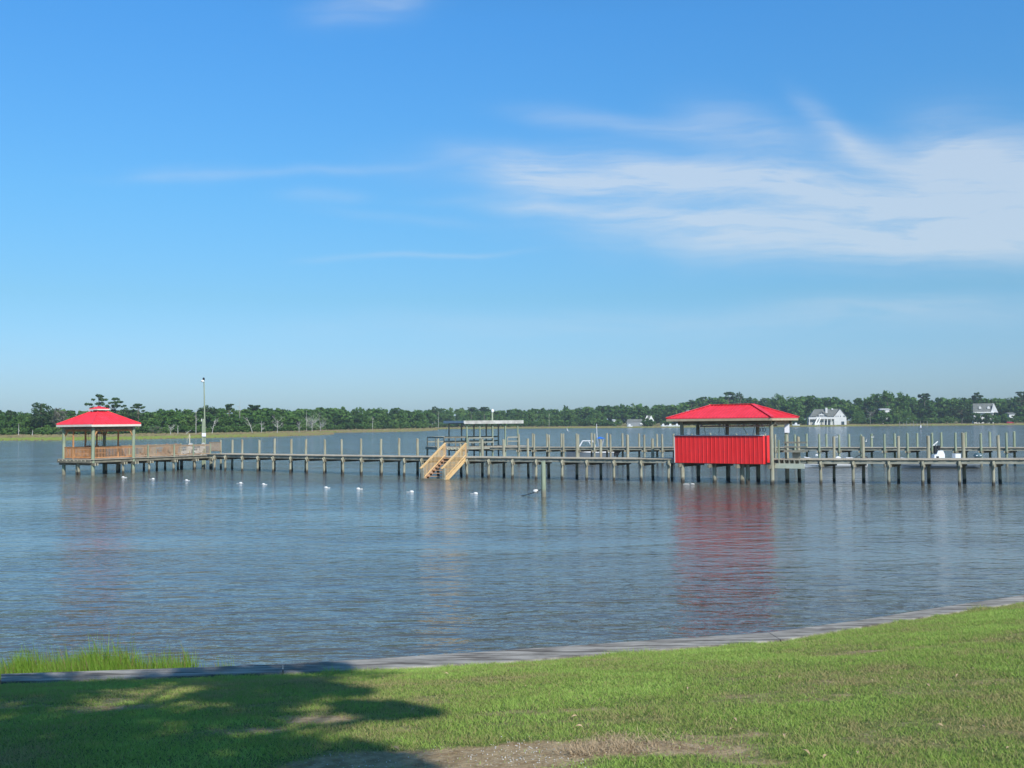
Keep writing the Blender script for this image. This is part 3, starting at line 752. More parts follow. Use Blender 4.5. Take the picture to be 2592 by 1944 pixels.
for a_, b2 in (((-.1, 0), (GS + .1, 0)), ((GS, -.1), (GS, GS + .1)), ((GS + .1, GS), (-.1, GS)), ((0, GS + .1), (0, -.1))): m_.bar((a_[0], a_[1], ZE0 - .08), (b2[0], b2[1], ZE0 - .08), .10, .22)
obj('eave_beam', m_, M_dark, G, world=False)
m_ = MB()      # hanging lattice fringe
for a_, b2 in (((.15, 0), (GS - .15, 0)), ((GS, .15), (GS, GS - .15)), ((GS - .15, GS), (.15, GS)), ((0, GS - .15), (0, .15))):
    for i in range(26):
        tt = (i + .5) / 26; m_.box((a_[0] + (b2[0] - a_[0]) * tt, a_[1] + (b2[1] - a_[1]) * tt, ZE0 - .28), (.05, .05, .19))
obj('fringe', m_, M_rail, G, world=False)
m_ = MB()
for (x, yv) in ((0, 0), (GS, 0), (GS, GS), (0, GS)):
    for (dx, dy) in ((1, 0), (0, 1)):
        sx_ = dx * (1 if x == 0 else -1); sy_ = dy * (1 if yv == 0 else -1)
        m_.bar((x + sx_ * .1, yv + sy_ * .1, ZE0 - .75), (x + sx_ * .45, yv + sy_ * .45, ZE0 - .2), .05, .09)
obj('knee_brace', m_, M_rail, G, world=False)
m_ = MB(); m_.box((c, c, 5.25), (.66, .66, .24)); obj('cupola_base', m_, M_dark, G, world=False)
m_, b, t = hip(.58, 5.42, .03, 5.63, c, c, .03); ribs(m_, b, t, .26); cu = obj('cupola_roof', m_, M_redroof, G, world=False)
m_ = MB()
for i in range(4):
    j = (i + 1) % 4; m_.bar(Vector((b[i].x, b[i].y, 5.35)), Vector((b[j].x, b[j].y, 5.35)), .03, .10)
obj('cupola_fascia', m_, M_cream, cu, world=False)
for (x, yv) in ((2.0, GS), (3.1, GS), (0, 2.6), (GS, 2.0)):
    m_ = MB(); m_.box((x, yv, (ZE0 + GD) / 2), (.10, .10, ZE0 - GD)); obj('mid_post', m_, M_rail, G, world=False)
# table and benches inside
pt_ = thing('picnic_table', FZ + GE1 * 1.5 + GE2 * 2.4 + Vector((0, 0, GD)), 'brown timber picnic table with attached benches under the gazebo roof', 'table', GA + .3)
m_ = MB().box((0, 0, .76), (1.7, .75, .05)); obj('table_top', m_, M_brown, pt_, world=False)
for s_ in (-1, 1):
    m_ = MB().box((0, s_ * .75, .45), (1.7, .28, .05)); obj('seat', m_, M_brown, pt_, world=False)
    m_ = MB(); m_.bar((s_ * .6, -.7, 0), (s_ * .6, .25, .74), .05, .10); m_.bar((s_ * .6, .7, 0), (s_ * .6, -.25, .74), .05, .10); m_.box((s_ * .66, 0, .40), (.05, 1.7, .09)); obj('leg_frame', m_, M_brown, pt_, world=False)
# hanging porch swing inside
sw = thing('porch_swing', FZ + GE1 * 2.6 + GE2 * 3.4 + Vector((0, 0, GD + .45)), 'slatted timber swing hung on chains inside the gazebo', 'swing', GA)
m_ = MB()
for i in range(6): m_.box((0, -.2 + i * .09, 0), (1.3, .07, .025))
obj('seat', m_, M_brown, sw, world=False)
m_ = MB()
for i in range(11): m_.bar((-.6 + i * .12, .3, .0), (-.6 + i * .12, .42, .55), .06, .02, (0, -1, 0))
m_.box((0, .43, .56), (1.3, .03, .07)); obj('backrest', m_, M_brown, sw, world=False)
for s_ in (-1, 1):
    m_ = MB(); m_.tube([(s_ * .62, -.2, 0), (s_ * .62, .1, ZE0 - GD - .55)], .012, 5); m_.tube([(s_ * .62, .4, .3), (s_ * .62, .1, ZE0 - GD - .55)], .012, 5); obj('chain', m_, M_black, sw, world=False)

# adirondack chairs
def adirondack(loc, rz, mt, label):
    t_ = thing('deck_chair', loc, label, 'chair', rz, 'slatted chairs on the gazebo deck')
    m_ = MB()
    for i in range(6): m_.box((0, -.28 + i * .1, .38 - i * .028), (.52, .085, .02))
    obj('seat', m_, mt, t_, world=False)
    m_ = MB()
    for i in range(6):
        x = -.24 + i * .096; hgt = 1.02 - abs(i - 2.5) ** 2 * .025
        m_.bar((x, .22, .25), (x * 1.25, .58, hgt + .08), .085, .02, (0, 1, 0))
    m_.bar((-.3, .42, .70), (.3, .42, .70), .03, .07); obj('backrest', m_, mt, t_, world=False)
    for s_ in (-1, 1):
        m_ = MB(); m_.box((s_ * .34, .08, .60), (.13, .78, .025)); obj('armrest', m_, mt, t_, world=False)
        m_ = MB(); m_.box((s_ * .29, -.3, .30), (.03, .10, .60)); obj('leg', m_, mt, t_, world=False)
        m_ = MB(); m_.bar((s_ * .27, -.28, .33), (s_ * .27, .62, .03), .03, .12); obj('leg', m_, mt, t_, world=False)
    return t_
def onE(px, e2, z=GD):
    """point of the gazebo deck in column px, e2 metres back from its front edge"""
    o_ = FZ + GE2 * e2; s_ = solve_len(o_, GA, px, z); q = o_ + GE1 * s_; q.z = z; return q
adirondack(onE(366, 1.1), GA + 3.0, M_brown, 'brown slatted deck chair closest to the gazebo post')
adirondack(onE(411, 1.2), GA + 3.2, M_brown, 'brown slatted deck chair, middle one between gazebo and lamp pole')
adirondack(onE(437, 1.3), GA + 2.9, M_brown, 'brown slatted deck chair just left of the two white chairs')
adirondack(onE(472, 1.2), GA + 3.1, M_white, 'white slatted deck chair beside the thin bare post')
adirondack(onE(502, 1.2), GA + 3.3, M_white, 'white slatted deck chair in front of the tall lamp pole')
p = onE(480, .9); fp_ = thing('flag_post', p, 'thin pale wooden post leaning up above the deck railing', 'post')
m_ = MB(); m_.box((0, 0, .95), (.07, .07, 1.9)); obj('post_shaft', m_, M_pale, fp_, world=False)
m_ = MB(); m_.bar((0, 0, 1.88), (-.12, 0, 1.5), .03, .03); m_.tube([(0, 0, 1.88), (-.22, 0, 1.6), (-.24, 0, 1.1)], .012, 5); m_.box((.04, -.03, 1.62), (.06, .05, .14)); obj('hook', m_, M_pale, fp_, world=False)
p = onE(518, 2.2, 0)
ztop = zof(514, 960, p.y)
lp = thing('tall_lamp_pole', p, 'very tall thin wooden lamp pole standing on the gazebo deck', 'lamp')
m_ = MB().tube([(0, 0, -1.5), (.02, 0, 2), (-.02, 0, 5), (-.09, 0, ztop)], [.105, .095, .065, .045], 12); obj('pole', m_, M_pileg, lp, world=False)
zs_ = zof(514, 1060, p.y); m_ = MB(); piling(m_, -.17, -.02, -1.5, zs_, .10, (0, 0)); obj('stub_post', m_, M_pileg, lp, world=False)
m_ = MB().box((-.28, 0, zs_ - .12), (.08, .1, .24)); obj('junction_box', m_, M_white, lp, world=False)
m_ = MB().tube([(-.11, -.02, ztop - .08), (-.11, -.02, ztop + .10), (-.11, -.02, ztop + .16)], [.10, .10, .05], 10); lh = obj('lamp_housing', m_, M_black, lp, world=False)
m_ = MB().tube([(-.17, -.06, ztop - .08), (-.19, -.08, ztop - .18), (-.20, -.09, ztop - .26)], [.10, .17, .15], 12); obj('lamp_globe', m_, M_white, lh, world=False, smooth=True)
zsn = zof(516, 1100.5, p.y)
sg = obj('notice_sign', MB().box((p.x - .03, p.y - .16, zsn), (.36, .03, .32)), M_sign); tag(sg, 'small square white sign fixed low on the tall lamp pole', 'sign')
# landing railing of the long pier beside the deck
m_ = MB(); a_ = on_line(back, 528, 0); b_ = on_line(back, 559, 0)
for z in (1.44 + .95, 1.44 + .2): m_.bar((a_.x, a_.y, z), (b_.x, b_.y, z), .05, .08)
for i in range(14):
    q = a_.lerp(b_, (i + .5) / 14); m_.box((q.x, q.y, 1.44 + .57), (.04, .04, .75))
obj('railing', m_, M_rail2, pier)

# ------------------------------------------------------------ stairs down to the water
t0 = on_line(front, 1127, 0); t1 = on_line(front, 1181, 0); e = (t1 - t0); SWd = e.length; e.normalize(); nrm = Vector((e.y, -e.x, 0))
ang_ = math.atan2(e.y, e.x)
stp = thing('swim_stairs', t0, 'new yellow-wood stairs with slanting handrails going down into the water', 'stairs', ang_)
sz = deckz(1150); RUN = 2.75; RISE = sz + .12
for i in range(8):
    tt = (i + .6) / 8.2; m_ = MB(); m_.box((SWd / 2, -RUN * tt, sz - RISE * (i + .45) / 8), (SWd - .12, .27, .045)); obj('tread', m_, M_tread, stp, world=False)
for x in (.03, SWd - .03):
    m_ = MB(); m_.bar((x, .02, sz - .10), (x, -RUN - .12, sz - RISE - .16), .05, .25); obj('stringer', m_, M_new if x > 1 else M_tread, stp, world=False)
    m_ = MB(); m_.bar((x, -.02, sz + 1.02), (x, -RUN - .30, sz + 1.0 - RISE * 1.07), .14, .045); m_.bar((x, 0, sz + .95), (x, -RUN - .1, sz + .94 - RISE * 1.0), .04, .10)
    m_.bar((x, 0, sz + .18), (x, -RUN, sz + .16 - RISE), .04, .09)
    for k in range(17):
        tt = (k + .6) / 17.2; m_.box((x, -RUN * tt, sz - RISE * tt + .56), (.038, .038, .82))
    obj('handrail', m_, M_new, stp, world=False)
    for (yv, zb, zt_, mt) in ((-.02, .6, sz + 1.0, M_rail2), (-RUN, -1.2, sz + .92 - RISE, M_grey)):
        m_ = MB(); m_.box((x, yv, (zb + zt_) / 2), (.11, .11, zt_ - zb)) if yv > -1 else m_.box((x, yv, (zb + zt_) / 2), (.17, .17, zt_ - zb)); obj('post', m_, mt, stp, world=False)
m_ = MB(); m_.box((SWd / 2, -RUN - .05, -.02), (SWd + .1, .10, .18)); obj('base_beam', m_, M_dark, stp, world=False)

# ------------------------------------------------------------ boathouse
BO = W(1955, 1228, 0); BA = R(-36)
BX = Vector((math.cos(BA), math.sin(BA), 0))
def left_len(px, z=0.0):
    lo, hi = .1, 30
    for _ in range(50):
        mid = (lo + hi) / 2; q = BO - BX * mid
        if proj((q.x, q.y, z))[0] > px: lo = mid
        else: hi = mid
    return lo
BL = left_len(1728); BPL = left_len(1712, 2.2); BDp = 4.0
bhse = thing('boathouse', BO, 'boat shed on posts with a red hipped metal roof above a red ribbed metal wall', 'boathouse', BA)
BE = 3.99; BE1 = 4.15
fx = [0, -left_len(1873), -left_len(1803), -BL]
for i, x in enumerate(fx):
    m_ = MB(); piling(m_, x, 0 if i in (0, 3) else .35, -1.5, BE if i in (0, 3) else 1.25, .125 if i != 1 else .15, (0, 0), n=14); obj('post', m_, M_pile, bhse, world=False)
    if i == 1: m_ = MB(); piling(m_, x + .32, .5, -1.5, 1.2, .13, (0, 0)); obj('post', m_, M_pile, bhse, world=False)
BDp = 2.8; BY = Vector((-BX.y, BX.x, 0)); bq = BO + BY * BDp; BQ = []
def back_len(px):
    lo, hi = -6, 30
    for _ in range(50):
        mid = (lo + hi) / 2; q = bq - BX * mid
        if proj((q.x, q.y, 0))[0] > px: lo = mid
        else: hi = mid
    return lo
for px in (1993, 1920, 1843, 1768):
    x = -back_len(px); BQ.append(x); m_ = MB(); piling(m_, x, BDp, -1.5, BE, .12, (0, 0)); obj('post', m_, M_pile, bhse, world=False)
# roof
x0, x1, y0, y1 = -BL - .75, .42, -.80, 3.55; cy = (y0 + y1) / 2; hy = (y1 - y0) / 2
zr = 4.98; r0, r1 = x0 + hy, x1 - hy
if r1 - r0 < 2.4: d_ = (2.4 - (r1 - r0)) / 2; r0 -= d_; r1 += d_
EV = [Vector((x0, y0, BE1)), Vector((x1, y0, BE1)), Vector((x1, y1, BE1)), Vector((x0, y1, BE1))]; RG = [Vector((r0, cy, zr)), Vector((r1, cy, zr))]
m_ = MB(); dn = Vector((0, 0, -.05))
m_.v = EV + RG + [p + dn for p in EV] + [p + dn for p in RG]
m_.f = [[0, 1, 5, 4], [1, 2, 5], [2, 3, 4, 5], [3, 0, 4], [6, 10, 11, 7], [7, 11, 8], [8, 11, 10, 9], [9, 10, 6], [0, 6, 7, 1], [1, 7, 8, 2], [2, 8, 9, 3], [3, 9, 6, 0]]
def face_ribs(m_, e0, e1, tops, step=.23, wd=.035, hg=.022):
    ed = (e1 - e0); L = ed.length; ed.normalize(); k = step / 2
    tp = tops if len(tops) == 2 else [tops[0], tops[0]]
    upv = (tp[0] - e0); nrm_ = ed.cross(upv).normalized(); perp = nrm_.cross(ed)
    ta = (tp[0] - e0).dot(ed); tb = (tp[1] - e0).dot(ed); H = (tp[0] - e0).dot(perp)
    while k < L:
        hgt = H if ta <= k <= tb else (H * k / ta if k < ta else H * (L - k) / (L - tb))
        a_ = e0 + ed * k + nrm_ * hg / 2; m_.bar(a_, a_ + perp * hgt, wd, hg, tuple(nrm_)); k += step
face_ribs(m_, EV[0], EV[1], [RG[0], RG[1]]); face_ribs(m_, EV[1], EV[2], [RG[1]]); face_ribs(m_, EV[2], EV[3], [RG[1], RG[0]]); face_ribs(m_, EV[3], EV[0], [RG[0]])
rf = obj('roof', m_, M_redroof, bhse, world=False)
m_ = MB()
for a_, b_ in ((EV[0], RG[0]), (EV[1], RG[1]), (EV[2], RG[1]), (EV[3], RG[0]), (RG[0], RG[1])): m_.bar(a_ + Vector((0, 0, .035)), b_ + Vector((0, 0, .035)), .26, .03)
obj('ridge_cap', m_, M_redroof, rf, world=False)
m_ = MB(); zc = (BE + BE1) / 2 - .035
for i in range(4):
    a_, b_ = EV[i], EV[(i + 1) % 4]; q0 = Vector((a_.x, a_.y, zc)); q1 = Vector((b_.x, b_.y, zc)); cc = Vector(((x0 + x1) / 2, cy, zc)); q0 += (cc - q0).normalized() * .05; q1 += (cc - q1).normalized() * .05; m_.bar(q0, q1, .04, .17)
obj('fascia', m_, M_tanf, bhse, world=False)
m_ = MB()
for yv in (0, BDp): m_.box((-BL / 2, yv, BE - .12), (BL + .5, .10, .26))
for x in (0, -BL): m_.box((x, BDp / 2, BE - .12), (.10, BDp - .12, .26))
for i in range(12): m_.box((-BL + i * BL / 11, BDp / 2, BE + .05), (.04, BDp + 1.2, .12))
obj('roof_beams', m_, M_dark, bhse, world=False)
m_ = MB()
for i in range(14): m_.box((.06, -.1 + i * .21, BE - .12), (.03, .14, .30))
obj('end_boards', m_, M_rail2, bhse, world=False)
# ribbed red wall with its short return
ZP0, ZP1 = 1.28, 3.02
m_ = MB(); wl = MB()
def ribbed(m_, a_, b_, z0, z1, step, out):
    a_ = Vector(a_); b_ = Vector(b_); L = (b_ - a_).length; d = (b_ - a_) / L; nn = max(1, round(L / step)); prof = []
    for i in range(nn):
        s0 = L * i / nn; st_ = L / nn
        prof += [(s0, 0), (s0 + st_ * .80, 0), (s0 + st_ * .85, .018), (s0 + st_ * .95, .018)]
    prof.append((L, 0)); o_ = Vector(out)
    pts = [a_ + d * s_ + o_ * h_ for s_, h_ in prof]; ins = [p - o_ * .02 for p in [a_ + d * s_ + o_ * h_ for s_, h_ in prof]]
    for i in range(len(pts) - 1):
        q = [pts[i], pts[i + 1]]; qi = [ins[i], ins[i + 1]]
        m_.add([(q[0].x, q[0].y, z0), (q[1].x, q[1].y, z0), (q[1].x, q[1].y, z1), (q[0].x, q[0].y, z1), (qi[0].x, qi[0].y, z0), (qi[1].x, qi[1].y, z0), (qi[1].x, qi[1].y, z1), (qi[0].x, qi[0].y, z1)], [(0, 1, 2, 3), (5, 4, 7, 6), (3, 2, 6, 7), (4, 5, 1, 0)])
ribbed(m_, (-BPL, -.20, 0), (-.45, -.20, 0), ZP0, ZP1, BPL / 23, (0, -1, 0)); obj('wall_panel', m_, M_red, bhse, world=False)
m_ = MB(); ribbed(m_, (-.45, -.20, 0), (-.45, .75, 0), ZP0, ZP1, .48, (1, 0, 0)); ribbed(m_, (-BPL, .75, 0), (-BPL, -.20, 0), ZP0, ZP1, .48, (-1, 0, 0)); obj('side_panel', m_, M_red, bhse, world=False)
m_ = MB(); m_.box((-BPL / 2 - .22, -.19, ZP1 + .025), (BPL - .40, .12, .05)); m_.box((-BPL - .02, -.19, (ZP0 + ZP1) / 2), (.05, .10, ZP1 - ZP0)); obj('wall_trim', m_, M_galv, bhse, world=False)
m_ = MB()
for z in (ZP0 + .2, 2.2, ZP1 - .15): m_.box((-BPL / 2 - .25, -.10, z), (BPL - .5, .08, .14))
obj('wall_girts', m_, M_dark, bhse, world=False)
# under-beams
m_ = MB()
for x in (-BL, fx[2], fx[1], 0): m_.box((x, BDp / 2 - .1, 1.12), (.12, BDp + .9, .22))
m_.box((-BL / 2, .15, 1.3), (BL + .3, .12, .12)); obj('floor_beams', m_, M_dark, bhse, world=False)
# lift machinery, cables
m_ = MB()
for (xa, xb, yv) in ((-BL + .8, -BL + 3.0, 1.0), (-3.0, -.8, 1.0), (-BL + .8, -.8, 3.0)): m_.tube([(xa, yv, BE - .38), (xb, yv, BE - .38)], .045, 8)
for x in (-BL + .9, -BL + 2.2, -3.6, -2.2, -1.0): m_.box((x, 1.0, BE - .28), (.10, .10, .2))
obj('lift_shaft', m_, M_galv, bhse, world=False)
for (xa, xb, k) in ((-BL + .75, -BL + .70, 0), (-BL + 1.1, -BL + 1.2, 0), (-3.9, -4.0, 0), (-3.6, -3.45, 0), (-2.3, -1.75, 0), (-1.5, -1.8, 0)):
    m_ = MB().tube([(xa, 1.0, BE - .4), ((xa + xb) / 2 + .03, 1.0, BE - .9), (xb, 1.0, ZP0 + .4)], .015, 5); obj('lift_cable', m_, M_rope, bhse, world=False)
m_ = MB()
for k in range(3): m_.tube([(-1.2 + k * .18 + .08 * math.cos(a_ * .7), .95, BE - .62 + .12 * math.sin(a_ * .7)) for a_ in range(10)], .014, 5)
obj('rope_coil', m_, M_rope, bhse, world=False)
# side platform with rail boards
m_ = MB(); xs0, xs1 = .15, 1.75
for k in range(5): m_.box((.95, .55 + k * .3, 1.55), (1.7, .26, .04))
obj('side_platform', m_, M_deck, bhse, world=False)
m_ = MB(); m_.box((.95, .36, 1.17), (1.9, .05, .30)); obj('platform_fascia', m_, simple('pale_green_board', (.48, .52, .40), (.58, .60, .48), .8, 2), bhse, world=False)
m_ = MB()
for k in range(5): m_.box((.3 + k * .32, .9, 1.42), (.05, 1.1, .20))
obj('platform_joists', m_, M_grey, bhse, world=False)
m_ = MB()
for z in (2.05, 2.30, 2.58): m_.box((1.0, 1.35, z), (1.5, .04, .11))
m_.box((.95, 1.15, 2.0), (1.3, .35, .04)); m_.box((1.1, 1.2, 1.75), (.5, .05, .45)); obj('rail_boards', m_, M_grey, bhse, world=False)
for (x, yv, zt_) in ((.25, .5, 2.75), (.35, 1.45, 3.1)):
    m_ = MB(); m_.box((x, yv, (zt_ + 1.2) / 2), (.10, .10, zt_ - 1.2)); obj('rail_post', m_, M_pileg, bhse, world=False)
q = W(1993.5, 1224.6, 0)
q = bq + BX * BQ[0] - BY * .05
zt0, zt1 = zof(1993, 1094, q.y), zof(1993, 1073, q.y)
sg = obj('notice_board', MB().box((q.x + .02, q.y - .15, (zt0 + zt1) / 2), (.30, .03, zt1 - zt0 + .06), BA * .5).box((q.x, q.y - .08, (zt0 + zt1) / 2 + .05), (.06, .06, zt1 - zt0)), M_sign)
tag(sg, 'tall narrow white sign on top of the post right of the red boathouse', 'sign')
q = W(1733, 1225.5, .02); fl = obj('floating_debris', MB().ell((q.x + .1, q.y, .02), (.22, .08, .03), 10, 5).ell((q.x + .5, q.y + .05, .02), (.14, .08, .04), 8, 5), M_foam); tag(fl, 'patch of pale foam floating at the boathouse post', 'foam')

# ------------------------------------------------------------ lone piling, rope and floats
q = W(1376, 1257.5, 0); zt = zof(1376, 1168.5, q.y)
m_ = MB(); piling(m_, q.x, q.y, -1.5, zt, .125, (.15, .3), n=16); tag(obj('lone_piling', m_, M_pileg), 'single stout greenish piling standing alone in the water in front of the pier', 'piling')
a_ = q + Vector((-.12, -.02, zof(1370, 1238.5, q.y))); fpt = atY(1356, q.y + .3, zof(1356, 1243, q.y + .3)); e_ = W(1300, 1255, -.03)
m_ = MB().tube([a_, a_.lerp(fpt, .5) + Vector((0, 0, -.03)), fpt + Vector((0, 0, -.05)), fpt.lerp(e_, .35) + Vector((0, 0, -.10)), fpt.lerp(e_, .7) + Vector((0, 0, -.09)), e_], .022, 6)
tag(obj('mooring_rope', m_, M_rope), 'dark rope sagging from the lone piling into the water', 'rope')
floats = [(311.5, 1208.5, 'white float nearest the gazebo deck, first of the floating line'), (387.5, 1213, 'white float second from the left, below the gazebo deck railing'), (472, 1216.5, 'white float third from the left, below the tall lamp pole'),
          (609, 1223.5, 'white float fourth from the left, first beyond the gazebo deck'), (667, 1226.5, 'white float fifth from the left, right of the close pair'), (825, 1235, 'white float in the wide gap halfway to the stairs'),
          (906.5, 1238, 'white float third to the left of the stairs foot'), (1042, 1245.5, 'white float just left of the stairs foot'), (1204, 1250, 'white float between the stairs and the lone piling')]
for i, (px, py, lab) in enumerate(floats):
    q = W(px, py, .0); m_ = MB().ell((0, 0, .02), (.115 + .002 * i, .085, .075), 14, 8)
    m_.tube([(-.30, 0, -.01), (.30, 0, -.01)], .02, 6)
    o = obj('pool_float', m_, M_foam, smooth=True); o.location = q; o.rotation_euler = (0, random.uniform(-.1, .1), random.uniform(-.5, .5)); tag(o, lab, 'float', 'white floats strung in front of the pier')
o = obj('pool_float', MB().ell((0, 0, 0), (.155, .10, .10), 14, 8), M_foam, smooth=True); o.location = fpt; tag(o, 'white float hanging on the rope tied to the lone piling', 'float', 'white floats strung in front of the pier')

# ------------------------------------------------------------ boats
def hull_mesh(L, Wd, H, bow=.35, n=14, z0=-.2):
    m_ = MB(); rows = []
    for i in range(n + 1):
        t = i / n; x = L * (t - .5); s_ = 1.0 if t < .5 else max(.02, 1 - ((t - .5) / .5) ** 2.2)
        sh_ = H + bow * max(0, t - .4) ** 1.6 * 1.8
        hw = Wd / 2 * s_
        rows.append([(x, -hw, sh_), (x + .02 * t, -hw * .93, sh_ * .45), (x - .05 * t, -hw * .75, .02), (x - .35 * t ** 3, 0, z0), (x - .05 * t, hw * .75, .02), (x + .02 * t, hw * .93, sh_ * .45), (x, hw, sh_)])
    for r_ in rows: m_.v += [Vector(p) for p in r_]
    for i in range(n):
        for k in range(6): m_.f.append([i * 7 + k, (i + 1) * 7 + k, (i + 1) * 7 + k + 1, i * 7 + k + 1])
    m_.f.append([0, 1, 2, 3, 4, 5, 6]); return m_, rows
def boat(name, loc, rz, L, Wd, H, label, hm, bow=.35):
    b = thing(name, loc, label, 'boat', rz, 'boats moored between the piers')
    m_, rows = hull_mesh(L, Wd, H, bow); obj('hull', m_, hm, b, world=False, smooth=True)
    m_ = MB(); m_.tube([Vector(r_[0]) for r_ in rows], .05, 6); m_.tube([Vector(r_[6]) for r_ in rows], .05, 6); m_.bar(rows[0][0], rows[0][6], .08, .08); obj('gunwale', m_, M_gel, b, world=False)
    m_ = MB(); k = len(rows)
    for r_ in rows: m_.v += [Vector((r_[0][0], r_[0][1] * .97, .25)), Vector((r_[6][0], r_[6][1] * .97, .25))]
    for i in range(k - 1): m_.f.append([i * 2, i * 2 + 1, i * 2 + 3, i * 2 + 2])
    obj('cockpit_floor', m_, M_gel, b, world=False)
    return b, rows
def outboard(b, x, z, mt, s=1.0):
    m_ = MB().ell((x, 0, z), (.34 * s, .22 * s, .24 * s), 12, 8); m_.box((x, 0, z - .25 * s), (.34 * s, .26 * s, .16 * s)); o_ = obj('outboard_motor', m_, mt, b, world=False, smooth=False)
    m_ = MB().box((x - .02, 0, z - .62 * s), (.16 * s, .12 * s, .8 * s)); m_.box((x + .2 * s, 0, z - .3 * s), (.2 * s, .22, .3 * s)); obj('shaft', m_, M_black, o_, world=False)
def boat_loc(px, Y): return atY(px, Y, 0)
# dark-hulled boat with windshield beyond the far pier
b, rows = boat('motor_boat', boat_loc(1494, 106), R(172), 4.9, 1.9, .88, 'motor boat with a dark hull, white rail and framed windshield behind the far pier', M_hullg, .3)
m_ = MB(); m_.box((.25, 0, 1.05), (1.7, 1.35, .5)); obj('cabin', m_, M_gel, b, world=False)
m_ = MB()
top = [(-.3, -.5, 2.05), (.75, -.45, 2.05), (.75, .45, 2.05), (-.3, .5, 2.05)]; bot = [(-.7, -.65, 1.3), (1.2, -.6, 1.3), (1.2, .6, 1.3), (-.7, .65, 1.3)]
for i in range(4): m_.tube([top[i], bot[i]], .04, 6); m_.tube([top[i], top[(i + 1) % 4]], .04, 6)
m_.tube([(.2, -.5, 2.05), (-.2, -.62, 1.3)], .04, 6); ws_ = obj('windshield_frame', m_, M_gel, b, world=False)
m_ = MB().tube([(-.75, -.3, 1.2), (-.68, -.3, zof(1492, 1073, 106))], .028, 6); obj('antenna', m_, M_gel, b, world=False)
m_ = MB(); zb = zof(1518, 1110, 106); m_.prism([(-1.5, -.7, zb), (-1.1, -.7, zb + .16), (-.95, -.7, zb + .17), (-.75, -.7, zb + .02)], (0, 0, 0), (0, 1.4, 0)); m_.box((-1.12, 0, zb + .02), (.72, 1.4, .05)); bi = obj('canopy', m_, M_blue, b, world=False)
m_ = MB()
for s_ in (-1, 1): m_.tube([(-1.4, s_ * .66, zb), (-1.1, s_ * .8, .85)], .02, 5); m_.tube([(-.8, s_ * .66, zb), (-1.1, s_ * .8, .85)], .02, 5)
obj('canopy_frame', m_, M_galv, bi, world=False)
outboard(b, -2.75, 1.05, M_black, 1.35)
# low white skiff between the piers
b, rows = boat('white_skiff', boat_loc(2113, 86.5), R(175), 5.0, 1.7, .42, 'low white skiff with a black outboard tied between the piers', M_gel, .55)
m_ = MB().ell((-.25, .1, .62), (.30, .26, .30), 10, 8); obj('console', m_, M_gel, b, world=False)
m_ = MB().box((-1.15, 0, .66), (.55, .7, .30)); obj('seat', m_, M_gel, b, world=False)
m_ = MB().ell((1.5, .1, 1.02), (.12, .10, .08)); obj('bow_light', m_, M_gel, b, world=False)
outboard(b, -2.45, .72, M_black, .95)
m_ = MB().tube([(-1.6, .1, .6), (-1.75, .1, .85), (-2.15, .1, 1.08)], .035, 6); obj('tiller', m_, M_black, b, world=False)
# centre console boat
b, rows = boat('console_boat', boat_loc(2375, 83.5), R(176), 5.9, 2.1, .50, 'open boat with a white centre console and loaded rod rack between the piers', M_hullg, .4)
m_ = MB(); m_.prism([(-.42, -.38, .3), (.40, -.38, .3), (.40, -.38, 1.08), (.22, -.38, 1.12), (.10, -.38, 1.42), (-.30, -.38, 1.42), (-.42, -.38, 1.1)], (0, 0, 0), (0, .76, 0)); cs = obj('console', m_, M_gel, b, world=False)
m_ = MB(); m_.box((.16, .39, .84), (.20, .03, .26)); m_.box((-.22, .39, .70), (.18, .03, .24)); obj('hatch', m_, M_black, cs, world=False)
m_ = MB(); m_.tube([(.28, 0, 1.1), (.34, 0, 1.9)], .022, 6); m_.box((.22, 0, 1.5), (.16, .4, .62)); m_.box((-.02, .1, 1.62), (.18, .3, .42)); obj('rod_rack', m_, M_black, b, world=False)
m_ = MB(); m_.tube([(.40, 0, 1.80), (.10, .02, 2.05), (-.02, .02, 2.18)], [.04, .06, .02], 7); m_.tube([(.1, .05, 1.9), (.06, .06, 1.3)], .02, 6); m_.box((.32, 0, 1.86), (.12, .1, .08)); obj('spotlight', m_, M_white, b, world=False)
m_ = MB(); m_.box((-1.45, 0, .98), (.42, .8, .34)); m_.box((-1.5, 0, .7), (.2, .7, .5)); obj('leaning_seat', m_, M_gel, b, world=False)
outboard(b, -3.15, .98, M_teal, 1.05)
m_ = MB().box((-3.15, .18, 1.0), (.42, .06, .06)); obj('cowling_stripe', m_, M_sign, b, world=False)

